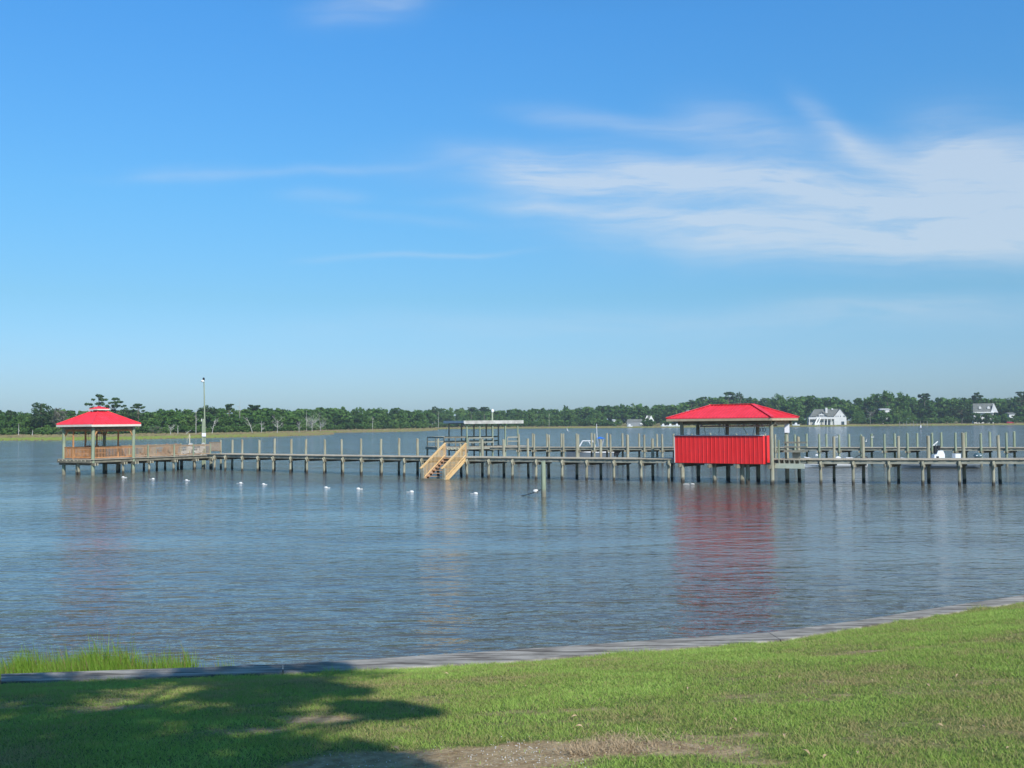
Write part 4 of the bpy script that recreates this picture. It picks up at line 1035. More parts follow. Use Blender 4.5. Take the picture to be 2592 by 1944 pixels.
# seabird-like white things: channel marker and gulls on the water side
q = W(2331, 1087.5, 0); mk = thing('channel_marker', q, 'small white marker stake standing in the open water', 'marker'); m_ = MB().tube([(0, 0, -1), (0, 0, 1.0)], .10, 8); obj('stake', m_, M_dark, mk, world=False); m_ = MB().box((0, -.05, 1.25), (.35, .06, 1.0)); obj('board', m_, M_sign, mk, world=False)
def gull(px, py, Y, lab, spread=.45, roll=.3):
    p = atY(px, Y, 0); p.z = zof(px, py, Y); g_ = MB().ell((0, 0, 0), (.20, .07, .07), 10, 6); g_.ell((.19, 0, .03), (.06, .045, .045), 8, 6)
    for s_ in (-1, 1):
        g_.add([(.09, s_ * .05, .02), (-.08, s_ * .05, .02), (-.04, s_ * spread * .6, .12), (.09, s_ * spread * .6, .13), (-.10, s_ * spread, .05), (-.09, s_ * .05, .0), (.09, s_ * .05, .0)], [(0, 1, 2, 3), (3, 2, 4), (2, 1, 5), (0, 3, 6)])
    g_.add([(-.18, -.03, 0), (-.18, .03, 0), (-.32, .06, .0), (-.32, -.06, .0)], [(0, 1, 2, 3)])
    o = obj('gull', g_, M_white, smooth=False); o.location = p; o.scale = (.62,) * 3; o.rotation_euler = (roll, .1, random.uniform(0, 6)); tag(o, lab, 'gull', 'white gulls flying low over the water')
gull(2119, 1106, 82, 'white gull flying left of a tall mooring post above the skiff'); gull(2211, 1106.5, 82, 'white gull flying beside the post right of the white antenna'); gull(2194, 1117, 80, 'white gull gliding lower, just right of the dark near post', .5, .9)
gull(1437, 1089, 110, 'white gull with raised wings over the open water left of the tall antenna', .55, 1.0); gull(2076, 1080, 130, 'white gull near the shore below the big white house', .6, 1.0)

# ------------------------------------------------------------ far shore
def shoreY(px):     # waterline of the main shore, photograph pixels
    return float(np.interp(px, [-400, 0, 300, 560, 750, 845, 1060, 1105, 1300, 1560, 2060, 2592, 3000], [1117, 1115, 1112.5, 1107, 1101, 1095.5, 1091, 1086.5, 1085, 1083.5, 1080, 1075.5, 1072.5]))
def shoreP(px): return W(px, shoreY(px), 0)
PS = np.linspace(-400, 3000, 171)
sh_pts = [shoreP(float(p)) for p in PS]
# land sheet rising gently behind the waterline
prof = [(-4, -.6), (0, .05), (1.0, .35), (12, .5), (60, .75), (110, 1.0), (500, 2.0), (3000, 4)]
rows = []
for i, p in enumerate(sh_pts):
    d = Vector((p.x, p.y, 0)).normalized()
    rows.append([p + d * a_ + Vector((0, 0, z + (0 if a_ < 0 else .12 * math.sin(i * 1.7 + a_) * (a_ > 0)))) for a_, z in prof])
m_ = MB(); k = len(prof)
for r_ in rows: m_.v += r_
for i in range(len(rows) - 1):
    for j in range(k - 1): m_.f.append([i * k + j, (i + 1) * k + j, (i + 1) * k + j + 1, i * k + j + 1])
def shore_fn(n, b, o):
    g = n.n('ShaderNodeNewGeometry'); P = g.outputs['Position']; sx = n.n('ShaderNodeSeparateXYZ'); n.link(P, sx.inputs[0])
    c = n.mix(n.smooth(n.noise(P, .05, 4, .6), .4, .6), (.18, .16, .07), (.15, .19, .05)); c = n.mix(n.smooth(n.noise(P, .6, 3), .4, .65), c, (.24, .18, .11))
    n.link(c, b.inputs['Base Color']); b.inputs['Roughness'].default_value = 1; b.inputs['Specular IOR Level'].default_value = 0
tag(obj('far_shore', m_, mat('far_shore_ground', shore_fn), smooth=True), 'low marshy land along the far side of the water', kind='structure')
# marsh points jutting out in front of the wood
mp = MB()
def point_poly(pxy):
    pts = [W(a, b, .0) for a, b in pxy]; n = len(pts); c_ = sum(pts, Vector()) / n
    o_ = len(mp.v); mp.v += [p.copy() for p in pts] + [c_.lerp(p, .97) + Vector((0, 0, .35)) for p in pts] + [c_ + Vector((0, 0, .5))]
    for i in range(n):
        j = (i + 1) % n; mp.f += [[o_ + i, o_ + j, o_ + n + j, o_ + n + i], [o_ + n + i, o_ + n + j, o_ + 2 * n]]
    return pts
pa = [(-300, 1117), (0, 1115.5), (150, 1115), (300, 1113.5), (430, 1110.5), (560, 1108), (700, 1105), (800, 1102), (846, 1099.5), (838, 1098), (700, 1097.5), (300, 1105), (-300, 1109)]
pb = [(846, 1095.5), (960, 1094), (1060, 1092), (1108, 1089), (1100, 1087.8), (960, 1088.5), (846, 1091)]
point_poly(pa); point_poly(pb)
tag(obj('marsh_point', mp, MATS['far_shore_ground']), 'flat marsh points reaching into the water at the left', kind='structure')
# marsh tufts
tv = []; tt_ = []
def tufts(n, fpx, fd, hmin, hmax, tlo, thi):
    for i in range(n):
        px = fpx(); p = shoreP(px); d = Vector((p.x, p.y, 0)).normalized(); r_ = fd(); q = p + d * r_
        z = .3 + r_ * .005; h_ = random.uniform(hmin, hmax); w_ = random.uniform(.3, .8); a_ = random.uniform(-.6, .6)
        dx, dy = math.cos(a_) * w_, math.sin(a_) * w_
        tv.extend([(q.x - dx, q.y - dy, z - .3), (q.x + dx, q.y + dy, z - .3), (q.x + dx * .7 + .1, q.y + dy, z + h_), (q.x - dx * .8, q.y - dy, z + h_ * random.uniform(.6, 1))])
        tt_.append(random.uniform(tlo, thi))
random.seed(21)
tufts(14000, lambda: random.uniform(-150, 2750), lambda: random.uniform(1, 14), .1, .5, .45, 1.0)
tufts(26000, lambda: random.uniform(-150, 2750), lambda: random.uniform(10, 95), .2, .8, 0, .5)
def tufts_in(pxy, n, tl, th):
    ys = [b for _, b in pxy]; xs_ = [a for a, _ in pxy]
    m2 = len(pxy); cnt = 0
    while cnt < n:
        px, py = random.uniform(min(xs_), max(xs_)), random.uniform(min(ys), max(ys)); ins = False
        for i in range(m2):
            (x1_, y1_), (x2_, y2_) = pxy[i], pxy[(i + 1) % m2]
            if (y1_ > py) != (y2_ > py) and px < (x2_ - x1_) * (py - y1_) / (y2_ - y1_) + x1_: ins = not ins
        if not ins: continue
        q = W(px, py, 0); h_ = random.uniform(.35, .85); w_ = random.uniform(.2, .6)
        tv.extend([(q.x - w_, q.y, -.05), (q.x + w_, q.y + .1, -.05), (q.x + w_ * .7, q.y, h_), (q.x - w_ * .8, q.y, h_ * random.uniform(.6, 1))])
        t_ = (py - 1098) / 14; tt_.append(min(1, max(0, random.gauss(tl + (th - tl) * min(1, max(0, t_)), .15)))); cnt += 1
tufts_in(pa, 16000, .05, .95); tufts_in(pb, 4000, .3, .9)
tag(link('marsh_reeds', npmesh('marsh_reeds', np.array(tv), 4, np.array(tt_)), M_marshg), 'yellow-green and brown marsh grass along the far shore', 'marsh grass', kind='stuff')

# ---- foliage prototypes (unit height trees)
def crown_pts(kind, nq, seed, leaf=.05):
    r_ = np.random.default_rng(seed); C = []
    if kind == 'round':
        n = 34
        for i in range(n):
            d = r_.normal(0, 1, 3); d /= np.linalg.norm(d); rad = r_.uniform(.45, 1) ** .6; C.append((d[0] * .30 * rad, d[1] * .30 * rad, .60 + d[2] * .36 * rad, r_.uniform(.07, .13)))
    elif kind == 'pine':      # open layered crown on a bare stem
        n = 46
        for i in range(n):
            z = r_.uniform(.48, .98); sp_ = .26 * (1.12 - z) / .5 + .05; a = r_.uniform(0, 6.3); q = r_.uniform(.3, 1); C.append((math.cos(a) * sp_ * q, math.sin(a) * sp_ * q, z, r_.uniform(.03, .06)))
    elif kind == 'flat':      # flat spreading top
        n = 44
        for i in range(n):
            z = r_.choice([.62, .74, .84, .93]) + r_.uniform(-.02, .02); sp_ = {0: .34, 1: .30, 2: .22, 3: .10}[min(3, int((z - .58) / .1))]; a = r_.uniform(0, 6.3); q = r_.uniform(.1, 1); C.append((math.cos(a) * sp_ * q, math.sin(a) * sp_ * q, z, r_.uniform(.025, .055)))
    elif kind == 'loll':
        n = 26
        for i in range(n):
            a = r_.uniform(0, 6.3); q = r_.uniform(0, .14); C.append((math.cos(a) * q, math.sin(a) * q, r_.uniform(.80, .97), r_.uniform(.02, .04)))
    elif kind == 'broad':
        n = 60
        for i in range(n):
            d = r_.normal(0, 1, 3); d /= np.linalg.norm(d); rad = r_.uniform(.3, 1) ** .5; C.append((d[0] * .62 * rad, d[1] * .45 * rad, .58 + d[2] * .38 * rad * (1 - .25 * abs(d[0])), r_.uniform(.07, .12)))
    elif kind == 'bush':
        n = 30
        for i in range(n):
            d = r_.normal(0, 1, 3); d /= np.linalg.norm(d); rad = r_.uniform(.3, 1) ** .5; C.append((d[0] * .6 * rad, d[1] * .6 * rad, .48 + d[2] * .46 * rad, r_.uniform(.12, .2)))
    C = np.array(C); ci = r_.integers(0, len(C), nq); d = r_.normal(0, 1, (nq, 3)); d /= np.linalg.norm(d, axis=1)[:, None]
    rad = (r_.random(nq) ** .4)[:, None] * C[ci, 3][:, None]; flat_ = np.array([1, 1, .45 if kind in ('pine', 'flat', 'loll') else .8])
    P = C[ci, :3] + d * rad * flat_
    a = r_.normal(0, 1, (nq, 3)); a /= np.linalg.norm(a, axis=1)[:, None]; b = np.cross(a, d + .01); b /= np.linalg.norm(b, axis=1)[:, None]
    s_ = (leaf * r_.uniform(.6, 1.3, nq))[:, None]
    Q = np.stack([P - a * s_ - b * s_ * .6, P + a * s_ - b * s_ * .7, P + a * s_ * .8 + b * s_ * .6, P - a * s_ + b * s_ * .7], 1)
    ct = r_.uniform(0, 1, len(C)); tint = np.clip(ct[ci] * .55 + .25 * r_.random(nq) + .12, 0, 1)
    return Q, tint, C
PROT = {}
def proto(kind, seed, nq, leaf):
    k = (kind, seed)
    if k not in PROT: PROT[k] = crown_pts(kind, nq, seed, leaf)
    return PROT[k]
def skyl(px):
    return float(np.interp(px, [-200, 0, 45, 70, 120, 170, 240, 330, 400, 450, 500, 560, 640, 700, 800, 860, 950, 1060, 1150, 1300, 1400, 1480, 1530, 1620, 1700, 1740, 1790, 1830, 1890, 1910, 1960, 2032, 2080, 2130, 2200, 2230, 2290, 2310, 2330, 2400, 2500, 2560, 2592, 2800],
                           [1040, 1036, 1043, 1044, 1036, 1042, 1040, 1036, 1038, 1036, 1035, 1036, 1032, 1034, 1033, 1031, 1033, 1033, 1032, 1034, 1032, 1028, 1026, 1022, 1022, 1014, 1008, 1004, 1004, 1010, 1003, 1003, 1004, 1010, 1009, 1000, 999, 1002, 1010, 1006, 1002, 1004, 1000, 1000]))
def shoreD(px): return shoreP(px).y
random.seed(33); r2 = np.random.default_rng(44); FQ = []; FT = []
def addtree(px, Y, top_py, kind, wf=1.0, tshift=0.0, nq=520):
    p = atY(px, Y, 1.0); H = max(3.0, zof(px, top_py, Y) - 1.0)
    Q, t_, C = proto(kind, int(r2.integers(0, 6)), nq, .045 if kind != 'bush' else .07)
    a = r2.uniform(0, 6.28); ca, sa = math.cos(a), math.sin(a); wq = wf * r2.uniform(.75, 1.55)
    X_ = (Q[..., 0] * ca - Q[..., 1] * sa) * H * wq + p.x; Y_ = (Q[..., 0] * sa + Q[..., 1] * ca) * H * wq + p.y; Z_ = Q[..., 2] * H + 1.0
    FQ.append(np.stack([X_, Y_, Z_], -1)); FT.append(np.clip(t_ + tshift + r2.normal(0, .22), 0, 1))
clear_px = [(2035, 2150), (1570, 1725)]   # keep the far houses in sight
def near_ok(px): return not any(a <= px <= b for a, b in clear_px + [(2228, 2260), (2548, 2580), (1548, 1562)])
for layer, (d0, d1, n, f0, f1) in enumerate(((150, 190, 190, -3, 6), (105, 150, 170, -1, 10), (78, 105, 130, 6, 26))):
    for i in range(n):
        px = -190 + 2900 * (i + random.random()) / n
        if layer == 2 and not near_ok(px): continue
        Y = shoreD(px) + random.uniform(d0, d1) * (1 if px < 1100 else 1.15)
        addtree(px, Y, skyl(px) + random.uniform(f0, f1), random.choice(['round', 'round', 'round', 'pine', 'bush']) if layer < 2 else 'round', 1.0 if px < 1000 else .9, .0)
for i in range(330):    # understorey
    px = -190 + 2900 * (i + random.random()) / 330
    if not near_ok(px) and random.random() < .93: continue
    Y = shoreD(px) + random.uniform(62, 85); base = proj(atY(px, Y, 1))[1]
    addtree(px, Y, base - random.uniform(10, 22), 'bush', 1.0, random.uniform(-.1, .25), 380)
wood = link('far_wood', npmesh('far_wood', np.concatenate(FQ).reshape(-1, 3), 4, np.concatenate(FT)), M_leaf); tag(wood, 'dense green wood lining the far shore', 'wood', kind='stuff')

# individual trees one can tell apart
def tree(px, top, Y, kind, label, cat='tree', wf=1.0, mt=None, name=None, tsh=0.0, nq=1700, leaf=.022, base=1.0, trunk=True, seed=None, squash=1.0):
    p = atY(px, Y, base); H = zof(px, top, Y) - base
    t_ = thing(name or ('pine_tree' if kind in ('pine', 'flat', 'loll') else 'leafy_tree'), p, label, cat)
    Q, tn_, C = crown_pts(kind, nq, seed if seed is not None else int(px), leaf); Q = Q * np.array([H * wf, H * wf, H * squash])
    link('crown', npmesh('crown', Q.reshape(-1, 3), 4, np.clip(tn_ + tsh, 0, 1)), mt or (M_pine if kind in ('pine', 'flat', 'loll') else M_leaf), t_)
    if trunk:
        m_ = MB(); tr = .016 * H
        m_.tube([(0, 0, -.5), (.01 * H, 0, .4 * H), (-.01 * H, 0, .7 * H), (0, 0, .93 * H)], [tr, tr * .8, tr * .5, tr * .15], 7)
        for i in range(0, len(C), 2):
            c_ = C[i]; m_.tube([(0, 0, max(.35, c_[2] - .1) * H), (c_[0] * H * wf, c_[1] * H * wf, c_[2] * H * squash)], [tr * .35, tr * .12], 5)
        obj('trunk', m_, M_trunk, t_, world=False)
    return t_
def Yb(px, d=62): return shoreD(px) + d
tree(22, 1036, Yb(22, 90), 'flat', 'small flat-topped pine at the left edge of the wood', wf=.8)
tree(105, 1014, Yb(105, 80), 'round', 'bushy dark pine rising above the wood left of the gazebo', wf=.95, mt=M_pine)
tree(149, 1030, Yb(149, 80), 'round', 'pale grey-green leafy tree between the dark pine and the gazebo roof', wf=.9, mt=M_greyleaf, nq=900, tsh=-.1)
tree(250, 995, Yb(250, 75), 'flat', 'tallest open layered pine above the gazebo cupola', wf=.95)
tree(291, 1003, Yb(291, 72), 'flat', 'flat-crowned pine just right of the tallest pine by the gazebo', wf=.9)
tree(350, 1019, Yb(350, 75), 'flat', 'spreading pine over the right eave of the gazebo roof', wf=1.2)
tree(322, 1030, Yb(322, 85), 'round', 'round dark tree joining the spreading pine right of the gazebo', wf=.9, mt=M_pine)
tree(526, 1026, Yb(526, 90), 'round', 'rounded dark tree behind the tall lamp pole', wf=1.3, mt=M_pine)
tree(580, 1021, Yb(580, 110), 'loll', 'little tufted pine poking above the wood right of the lamp pole')
tree(645, 1024, Yb(645, 110), 'loll', 'little tufted pine right of the tall bare snag', wf=1.5)
tree(1100, 1029, Yb(1100, 90), 'pine', 'slightly taller dark pine above the wood left of the shelter')
tree(1193, 1030, Yb(1193, 90), 'loll', 'round tufted pine above the left part of the shelter roof', wf=1.6)
tree(1226, 1029, Yb(1226, 90), 'loll', 'wider tufted pine above the wood beside the shelter lamp', wf=2.0)
tree(1751, 1011, Yb(1751, 110), 'pine', 'dark pine above the left slope of the boathouse roof', wf=1.1)
tree(1786, 1004, Yb(1786, 110), 'pine', 'taller ragged pine above the left end of the boathouse ridge', wf=1.2)
tree(1846, 992, Yb(1846, 110), 'pine', 'left one of the two tallest pines above the boathouse', wf=1.1, nq=2000)
tree(1876, 993, Yb(1876, 112), 'round', 'right one of the two tallest pines above the boathouse', wf=.8, nq=2000, mt=M_pine)
tree(1930, 1002, Yb(1930, 110), 'round', 'leafy tree above the right slope of the boathouse roof', wf=.8, mt=M_pine)
tree(1971, 998, Yb(1971, 112), 'round', 'broad leafy tree right of the boathouse roof', wf=.8)
tree(2248, 986, Yb(2248, 100), 'broad', 'broad spreading tree, biggest crown of the right wood', wf=1.15, nq=3200)
tree(2342, 995, Yb(2342, 120), 'loll', 'lone round-headed pine standing clear of the skyline', wf=1.3)
tree(2474, 990, Yb(2474, 110), 'flat', 'flat-topped pine above the house with dormers', wf=.8)
tree(2586, 991, Yb(2586, 100), 'pine', 'dark pine at the right edge', wf=1.2)
tree(2435, 1014, Yb(2435, 30), 'broad', 'big dark rounded tree close to the shore left of the house with dormers', wf=.85, nq=3600, tsh=-.35, trunk=True, mt=M_pine)
tree(2505, 1043, Yb(2505, 26), 'bush', 'dark bush in front of the house with dormers', name='shrub', cat='shrub', wf=1.0, tsh=-.2, trunk=False, nq=1400, leaf=.045)
tree(1641, 1059, Yb(1641, 26), 'bush', 'rounded dark bush in front of the small white gable', name='shrub', cat='shrub', wf=1.5, tsh=-.1, trunk=False, nq=1400, leaf=.05)
tree(2010, 1046, Yb(2010, 45), 'round', 'green shore tree right under the boathouse eave', wf=1.1, trunk=False)
tree(2175, 1040, Yb(2175, 50), 'bush', 'leafy shore bush right of the big white house', name='shrub', cat='shrub', wf=.9, trunk=False)
tree(2300, 1038, Yb(2300, 48), 'bush', 'light green shore bush behind the small far dock', name='shrub', cat='shrub', wf=1.1, trunk=False, tsh=.1)
tree(158, 1085, Yb(158, 40), 'bush', 'grey twiggy bush at the marsh edge left of the gazebo post', name='shrub', cat='shrub', wf=1.6, mt=M_greyleaf, trunk=False, nq=700)
tree(395, 1075, Yb(395, 52), 'bush', 'grey-green thorny bush at the marsh edge right of the gazebo', name='shrub', cat='shrub', wf=1.2, mt=M_greyleaf, trunk=False, nq=700)
for (px, top, lab, wf) in ((2466, 1042, 'narrow bush at the left corner of the house with dormers', .8), (2238, 1039, 'bush with a pale roof showing just above it', 1.1), (2262, 1043, 'bush right below the pale half-hidden roof', 1.0), (2562, 1051, 'bush hiding the low grey house above the red car', 1.2), (2484, 1046, 'tall bush hiding the left wall of the house with dormers', .8), (2523, 1050, 'bush hiding the right corner of the house with dormers', .8), (1556, 1066, 'bush in front of the tiny white shed', 1.3), (2545, 1046, 'rounded bush between the red car and the house with dormers', 1.0)):
    tree(px, top, Yb(px, 40 if px < 2470 or px > 2530 else 32), 'bush', lab, name='shrub', cat='shrub', wf=wf, trunk=False, nq=1100, leaf=.05, tsh=random.uniform(-.15, .1))
# dead snags at the marsh edge
def snag(px, top, Y, label, spread=.3, n=7, lean=0.0, r_=.011):
    p = atY(px, Y, .8); H = zof(px, top, Y) - .8; t_ = thing('dead_tree', p, label, 'dead tree')
    m_ = MB(); tr = max(.14, r_ * H); m_.tube([(0, 0, -.3), (lean * H * .4, 0, .5 * H), (lean * H, 0, H)], [tr, tr * .75, tr * .25], 7); obj('trunk', m_, M_dead, t_, world=False)
    m_ = MB()
    for i in range(n):
        z = random.uniform(.25, .85); a = random.uniform(0, 6.3); L = spread * H * random.uniform(.4, 1)
        q0 = Vector((lean * H * z, 0, z * H)); q1 = q0 + Vector((math.cos(a) * L, math.sin(a) * L, L * random.uniform(.3, 1.1))); m_.tube([q0, q0.lerp(q1, .5) + Vector((0, 0, -.1 * L)), q1], [tr * .45, tr * .3, tr * .1], 5)
        for k_ in range(3):
            q2 = q0.lerp(q1, random.uniform(.4, .9)); m_.tube([q2, q2 + Vector((random.uniform(-.4, .4) * L, random.uniform(-.4, .4) * L, random.uniform(.1, .6) * L))], [tr * .2, tr * .06], 4)
    obj('branches', m_, M_dead, t_, world=False)
random.seed(9)
snag(47, 1072, Yb(47, 45), 'pale bare snag at the marsh edge near the left border', .15, 4)
snag(82, 1088, Yb(82, 40), 'short white stump-like snag far left on the marsh', .2, 3)
snag(432, 1080, Yb(432, 34), 'low bleached snag left of the tall bare trunk', .8, 9)
snag(450, 1076, Yb(450, 40), 'straight bleached stub beside the low snag', .2, 4)
snag(468, 1088, Yb(468, 30), 'fallen bleached limb slanting on the marsh', .4, 4, 1.3)
snag(496, 1034, Yb(496, 50), 'tall bare pale trunk left of the tall lamp pole', .10, 9)
snag(536, 1060, Yb(536, 45), 'forked bare snag just right of the tall lamp pole', .3, 6, .25)
snag(607, 1010, Yb(607, 112), 'very tall thin bare snag sticking above the skyline', .14, 7, 0, .008)
snag(640, 1056, Yb(640, 40), 'crooked white snag with a curled limb', .4, 6, -.4)
snag(662, 1065, Yb(662, 34), 'bleached double-stemmed snag left of the twiggy one', .35, 9)
snag(702, 1062, Yb(702, 30), 'twiggy bleached snag forked into a V', .6, 14)
snag(757, 1066, Yb(757, 32), 'bleached snag with short arms left of the grey thicket', .45, 9)
snag(776, 1038, Yb(776, 60), 'slim tall bare trunk behind the grey thicket', .05, 4)
snag(790, 1060, Yb(790, 28), 'widest grey dead tree with a fan of bare twigs', .85, 26)
snag(812, 1072, Yb(812, 26), 'low grey dead tree right of the fan-shaped one', 1.1, 22)
snag(943, 1056, Yb(943, 45), 'white bare snag with a short arm midway along the far wood', .2, 4)
snag(1110, 1040, Yb(1110, 50), 'slim grey snag left of the shelter roof', .1, 4)
snag(1390, 1045, Yb(1390, 50), 'slim grey snag in the wood above the moored boat', .1, 4)
snag(2203, 1040, Yb(2203, 45), 'bare pale branches among green trees right of the big white house', .5, 10)

# ------------------------------------------------------------ houses on the far shore
def house_frame(px, Y, z=1.0): return atY(px, Y, z)
YH = Yb(2090, 30); ph = house_frame(2047, YH, .7); sc = YH / F   # metres per photograph pixel
def U(k): return k * sc
H_ = thing('white_house', ph, 'big white two-storey house with a grey roof and a pointed glazed gable', 'house', R(-8))
Wm = U(62); We = U(32); z1_ = U(20); z2_ = U(30); zr_ = U(42); dp = U(26)
m_ = MB(); m_.box((Wm / 2, dp / 2, z1_ / 2 - .5), (Wm, dp, z1_ + 1)); obj('lower_wall', m_, M_beige, H_, world=False)
m_ = MB(); m_.box((Wm / 2 + U(2), dp / 2, (z1_ + z2_ - U(7)) / 2), (Wm - U(4), dp - .5, z2_ - U(7) - z1_)); obj('upper_wall', m_, M_sid, H_, world=False)
m_ = MB()     # main roof: ridge along x
e0 = U(4); m_.prism([(e0 - U(1), -U(1.5), z2_ - U(6)), (e0 + U(14), dp / 2, zr_ - U(3)), (e0 - U(1), dp + U(1), z2_ - U(6))], (0, 0, 0), (0, 0, 0)) if False else None
m_.add([(U(3), -U(2), z2_ - U(7)), (Wm, -U(2), z2_ - U(7)), (Wm + U(15), dp / 2, zr_ - U(.5)), (U(16), dp / 2, zr_ - U(1)), (U(3), dp, z2_ - U(7)), (Wm, dp, z2_ - U(7))], [(0, 1, 2, 3), (0, 3, 4), (3, 2, 5, 4), (0, 4, 5, 1), (1, 5, 2)]); rf = obj('roof', m_, M_shing, H_, world=False)
m_ = MB(); m_.box((U(45), dp / 2 - U(6), zr_ - U(4)), (U(5), U(4), U(13))); obj('chimney', m_, M_sid, rf, world=False)
m_ = MB(); m_.box((U(60), dp / 2 - U(3), zr_ - U(1)), (U(4), U(3), U(4))); obj('roof_vent', m_, M_sid, rf, world=False)
# gable projecting to the front
gxc = U(32); gw = U(13); gt = z2_ + U(5)
m_ = MB(); m_.prism([(gxc - gw, -U(3), z1_), (gxc + gw, -U(3), z1_), (gxc + gw, -U(3), z2_ - U(7)), (gxc, -U(3), gt), (gxc - gw, -U(3), z2_ - U(7))], (0, 0, 0), (0, dp / 2, 0)); gb = obj('front_gable', m_, M_sid, H_, world=False)
m_ = MB()
for s_ in (-1, 1): m_.bar((gxc, -U(4), gt + U(1.0)), (gxc + s_ * (gw + U(2)), -U(4), z2_ - U(8.2)), U(2), U(1.6), (0, 1, 0)); m_.add([(gxc, -U(4.5), gt + U(1.6)), (gxc + s_ * (gw + U(2)), -U(4.5), z2_ - U(7.6)), (gxc + s_ * (gw + U(2)), dp / 2, z2_ - U(7.6)), (gxc, dp / 2, gt + U(1.6))], [(0, 1, 2, 3)])
obj('gable_roof', m_, M_shing, gb, world=False)
def pane(pts, par): m_ = MB(); m_.prism(pts, (0, 0, 0), (0, U(.5), 0)); return obj('window', m_, M_glass, par, world=False)
yw = -U(3.5)
for (a, b_) in ((-4, -.7), (.7, 4)): pane([(gxc + U(a), yw, z1_ + U(9)), (gxc + U(b_), yw, z1_ + U(9)), (gxc + U(b_), yw, z1_ + U(14)), (gxc + U(a), yw, z1_ + U(14))], gb)
for s_ in (-1, 1): pane([(gxc + s_ * U(5), yw, z1_ + U(8)), (gxc + s_ * U(10), yw, z1_ + U(8)), (gxc + s_ * U(5), yw, z1_ + U(12.5))][::s_], gb)
for xx in (-10, -7, -2.5, 1, 5.5, 9): pane([(gxc + U(xx - 1), yw, z1_ + U(2)), (gxc + U(xx + 1.3), yw, z1_ + U(2)), (gxc + U(xx + 1.3), yw, z1_ + U(6)), (gxc + U(xx - 1), yw, z1_ + U(6))], gb)
for xx in (9, 13, 49, 52.5, 56): pane([(U(xx), -U(.5), z1_ + U(2)), (U(xx + 2), -U(.5), z1_ + U(2)), (U(xx + 2), -U(.5), z1_ + U(5)), (U(xx), -U(.5), z1_ + U(5))], H_)
m_ = MB(); m_.box((Wm / 2, -U(4), z1_ - U(4)), (Wm + U(1), U(8), U(1))); m_.box((Wm / 2, -U(8), z1_ - U(1.5)), (Wm + U(1), U(.5), U(4.5))); obj('balcony', m_, M_sid, H_, world=False)
for xx in (1, 37, 45, 54): m_ = MB(); m_.box((U(xx), -U(7.5), (z1_ - U(4)) / 2 - .5), (U(1.5), U(1), z1_ - U(4) + 1)); obj('balcony_post', m_, M_white, H_, world=False)
for xx in (41, 49.5): m_ = MB(); m_.box((U(xx), -U(.3), U(6)), (U(6), U(.5), U(10))); obj('garage_door', m_, M_glass, H_, world=False)
m_ = MB()
for s_ in (0, U(7)): m_.bar((U(21) + s_, -U(9), z1_ - U(1)), (U(14) + s_, -U(17), U(5)), U(1), U(3.5))
for k_ in range(8): m_.box((U(24) - U(7) * (k_ + .5) / 8, -U(9) - U(8) * (k_ + .5) / 8, z1_ - U(3) - (z1_ - U(7)) * (k_ + .5) / 8), (U(7), U(1.2), .12))
m_.box((U(18), -U(18), U(3)), (U(12), U(4), U(6))); obj('outdoor_stair', m_, M_white, H_, world=False)
# right wing with its gable to the sun
m_ = MB(); xw = Wm; m_.prism([(xw, -U(3), -1), (xw + We - U(2), -U(3), -1), (xw + We - U(2), -U(3), z1_ + U(1)), (xw + We / 2 - U(1), -U(3), zr_ - U(1)), (xw, -U(3), z1_ + U(2.5))], (0, 0, 0), (0, dp, 0)); wg = obj('wing_wall', m_, M_sid, H_, world=False)
m_ = MB(); aw = (xw + We / 2 - U(1), zr_)
for s_, zz in ((-1, z1_ + U(1)), (1, z1_ - U(.2))):
    m_.add([(aw[0], -U(4), aw[1]), (aw[0] + s_ * (We / 2 + U(.5)), -U(4), zz), (aw[0] + s_ * (We / 2 + U(.5)), dp, zz), (aw[0], dp, aw[1]), (aw[0], -U(4), aw[1] - .3), (aw[0] + s_ * (We / 2 + U(.5)), -U(4), zz - .3)], [(0, 1, 2, 3), (0, 4, 5, 1)])
obj('wing_roof', m_, M_shing, wg, world=False)
for xx in (4, 9, 15, 22, 25): pane([(xw + U(xx), -U(3.6), z1_ + U(1)), (xw + U(xx + 1.4), -U(3.6), z1_ + U(1)), (xw + U(xx + 1.4), -U(3.6), z1_ + U(4)), (xw + U(xx), -U(3.6), z1_ + U(4))], wg)
m_ = MB(); m_.box((xw + U(21), -U(3.4), U(5)), (U(7), U(.8), U(9))); obj('carport_opening', m_, M_glass, wg, world=False)

# house with dormers among trees, right
YD = Yb(2500, 45); pd = house_frame(2466, YD, 0); sc = YD / F
D_ = thing('dormer_house', pd, 'white-gabled house with a grey roof and two dormers half hidden by trees', 'house', R(-12))
zb_ = zof(2490, 1043, YD); zt_ = zof(2500, 1021, YD); wl_ = U(46)
m_ = MB(); m_.box((wl_ / 2, U(10), zb_ / 2), (wl_, U(19), zb_)); obj('wall', m_, M_sid, D_, world=False)
m_ = MB(); m_.add([(-U(2), -U(1), zb_), (wl_ + U(1), -U(1), zb_), (wl_ + U(1), U(10), zt_), (0, U(10), zt_), (wl_ + U(1), U(21), zb_), (-U(2), U(21), zb_)], [(0, 1, 2, 3), (3, 2, 4, 5), (0, 3, 5), (0, 5, 4, 1)]); rf = obj('roof', m_, M_shing, D_, world=False)
m_ = MB(); m_.prism([(wl_ + U(1.1), -U(1), zb_), (wl_ + U(1.1), U(21), zb_), (wl_ + U(1.1), U(10), zt_ + .2)], (0, 0, 0), (U(.5), 0, 0)); m_.prism([(wl_ - U(6), -U(1.2), zb_), (wl_ + U(11), -U(1.2), zb_ - U(2)), (wl_ + U(1), -U(1.2), zt_)], (0, 0, 0), (0, U(3), 0)); obj('gable', m_, M_sid, D_, world=False)
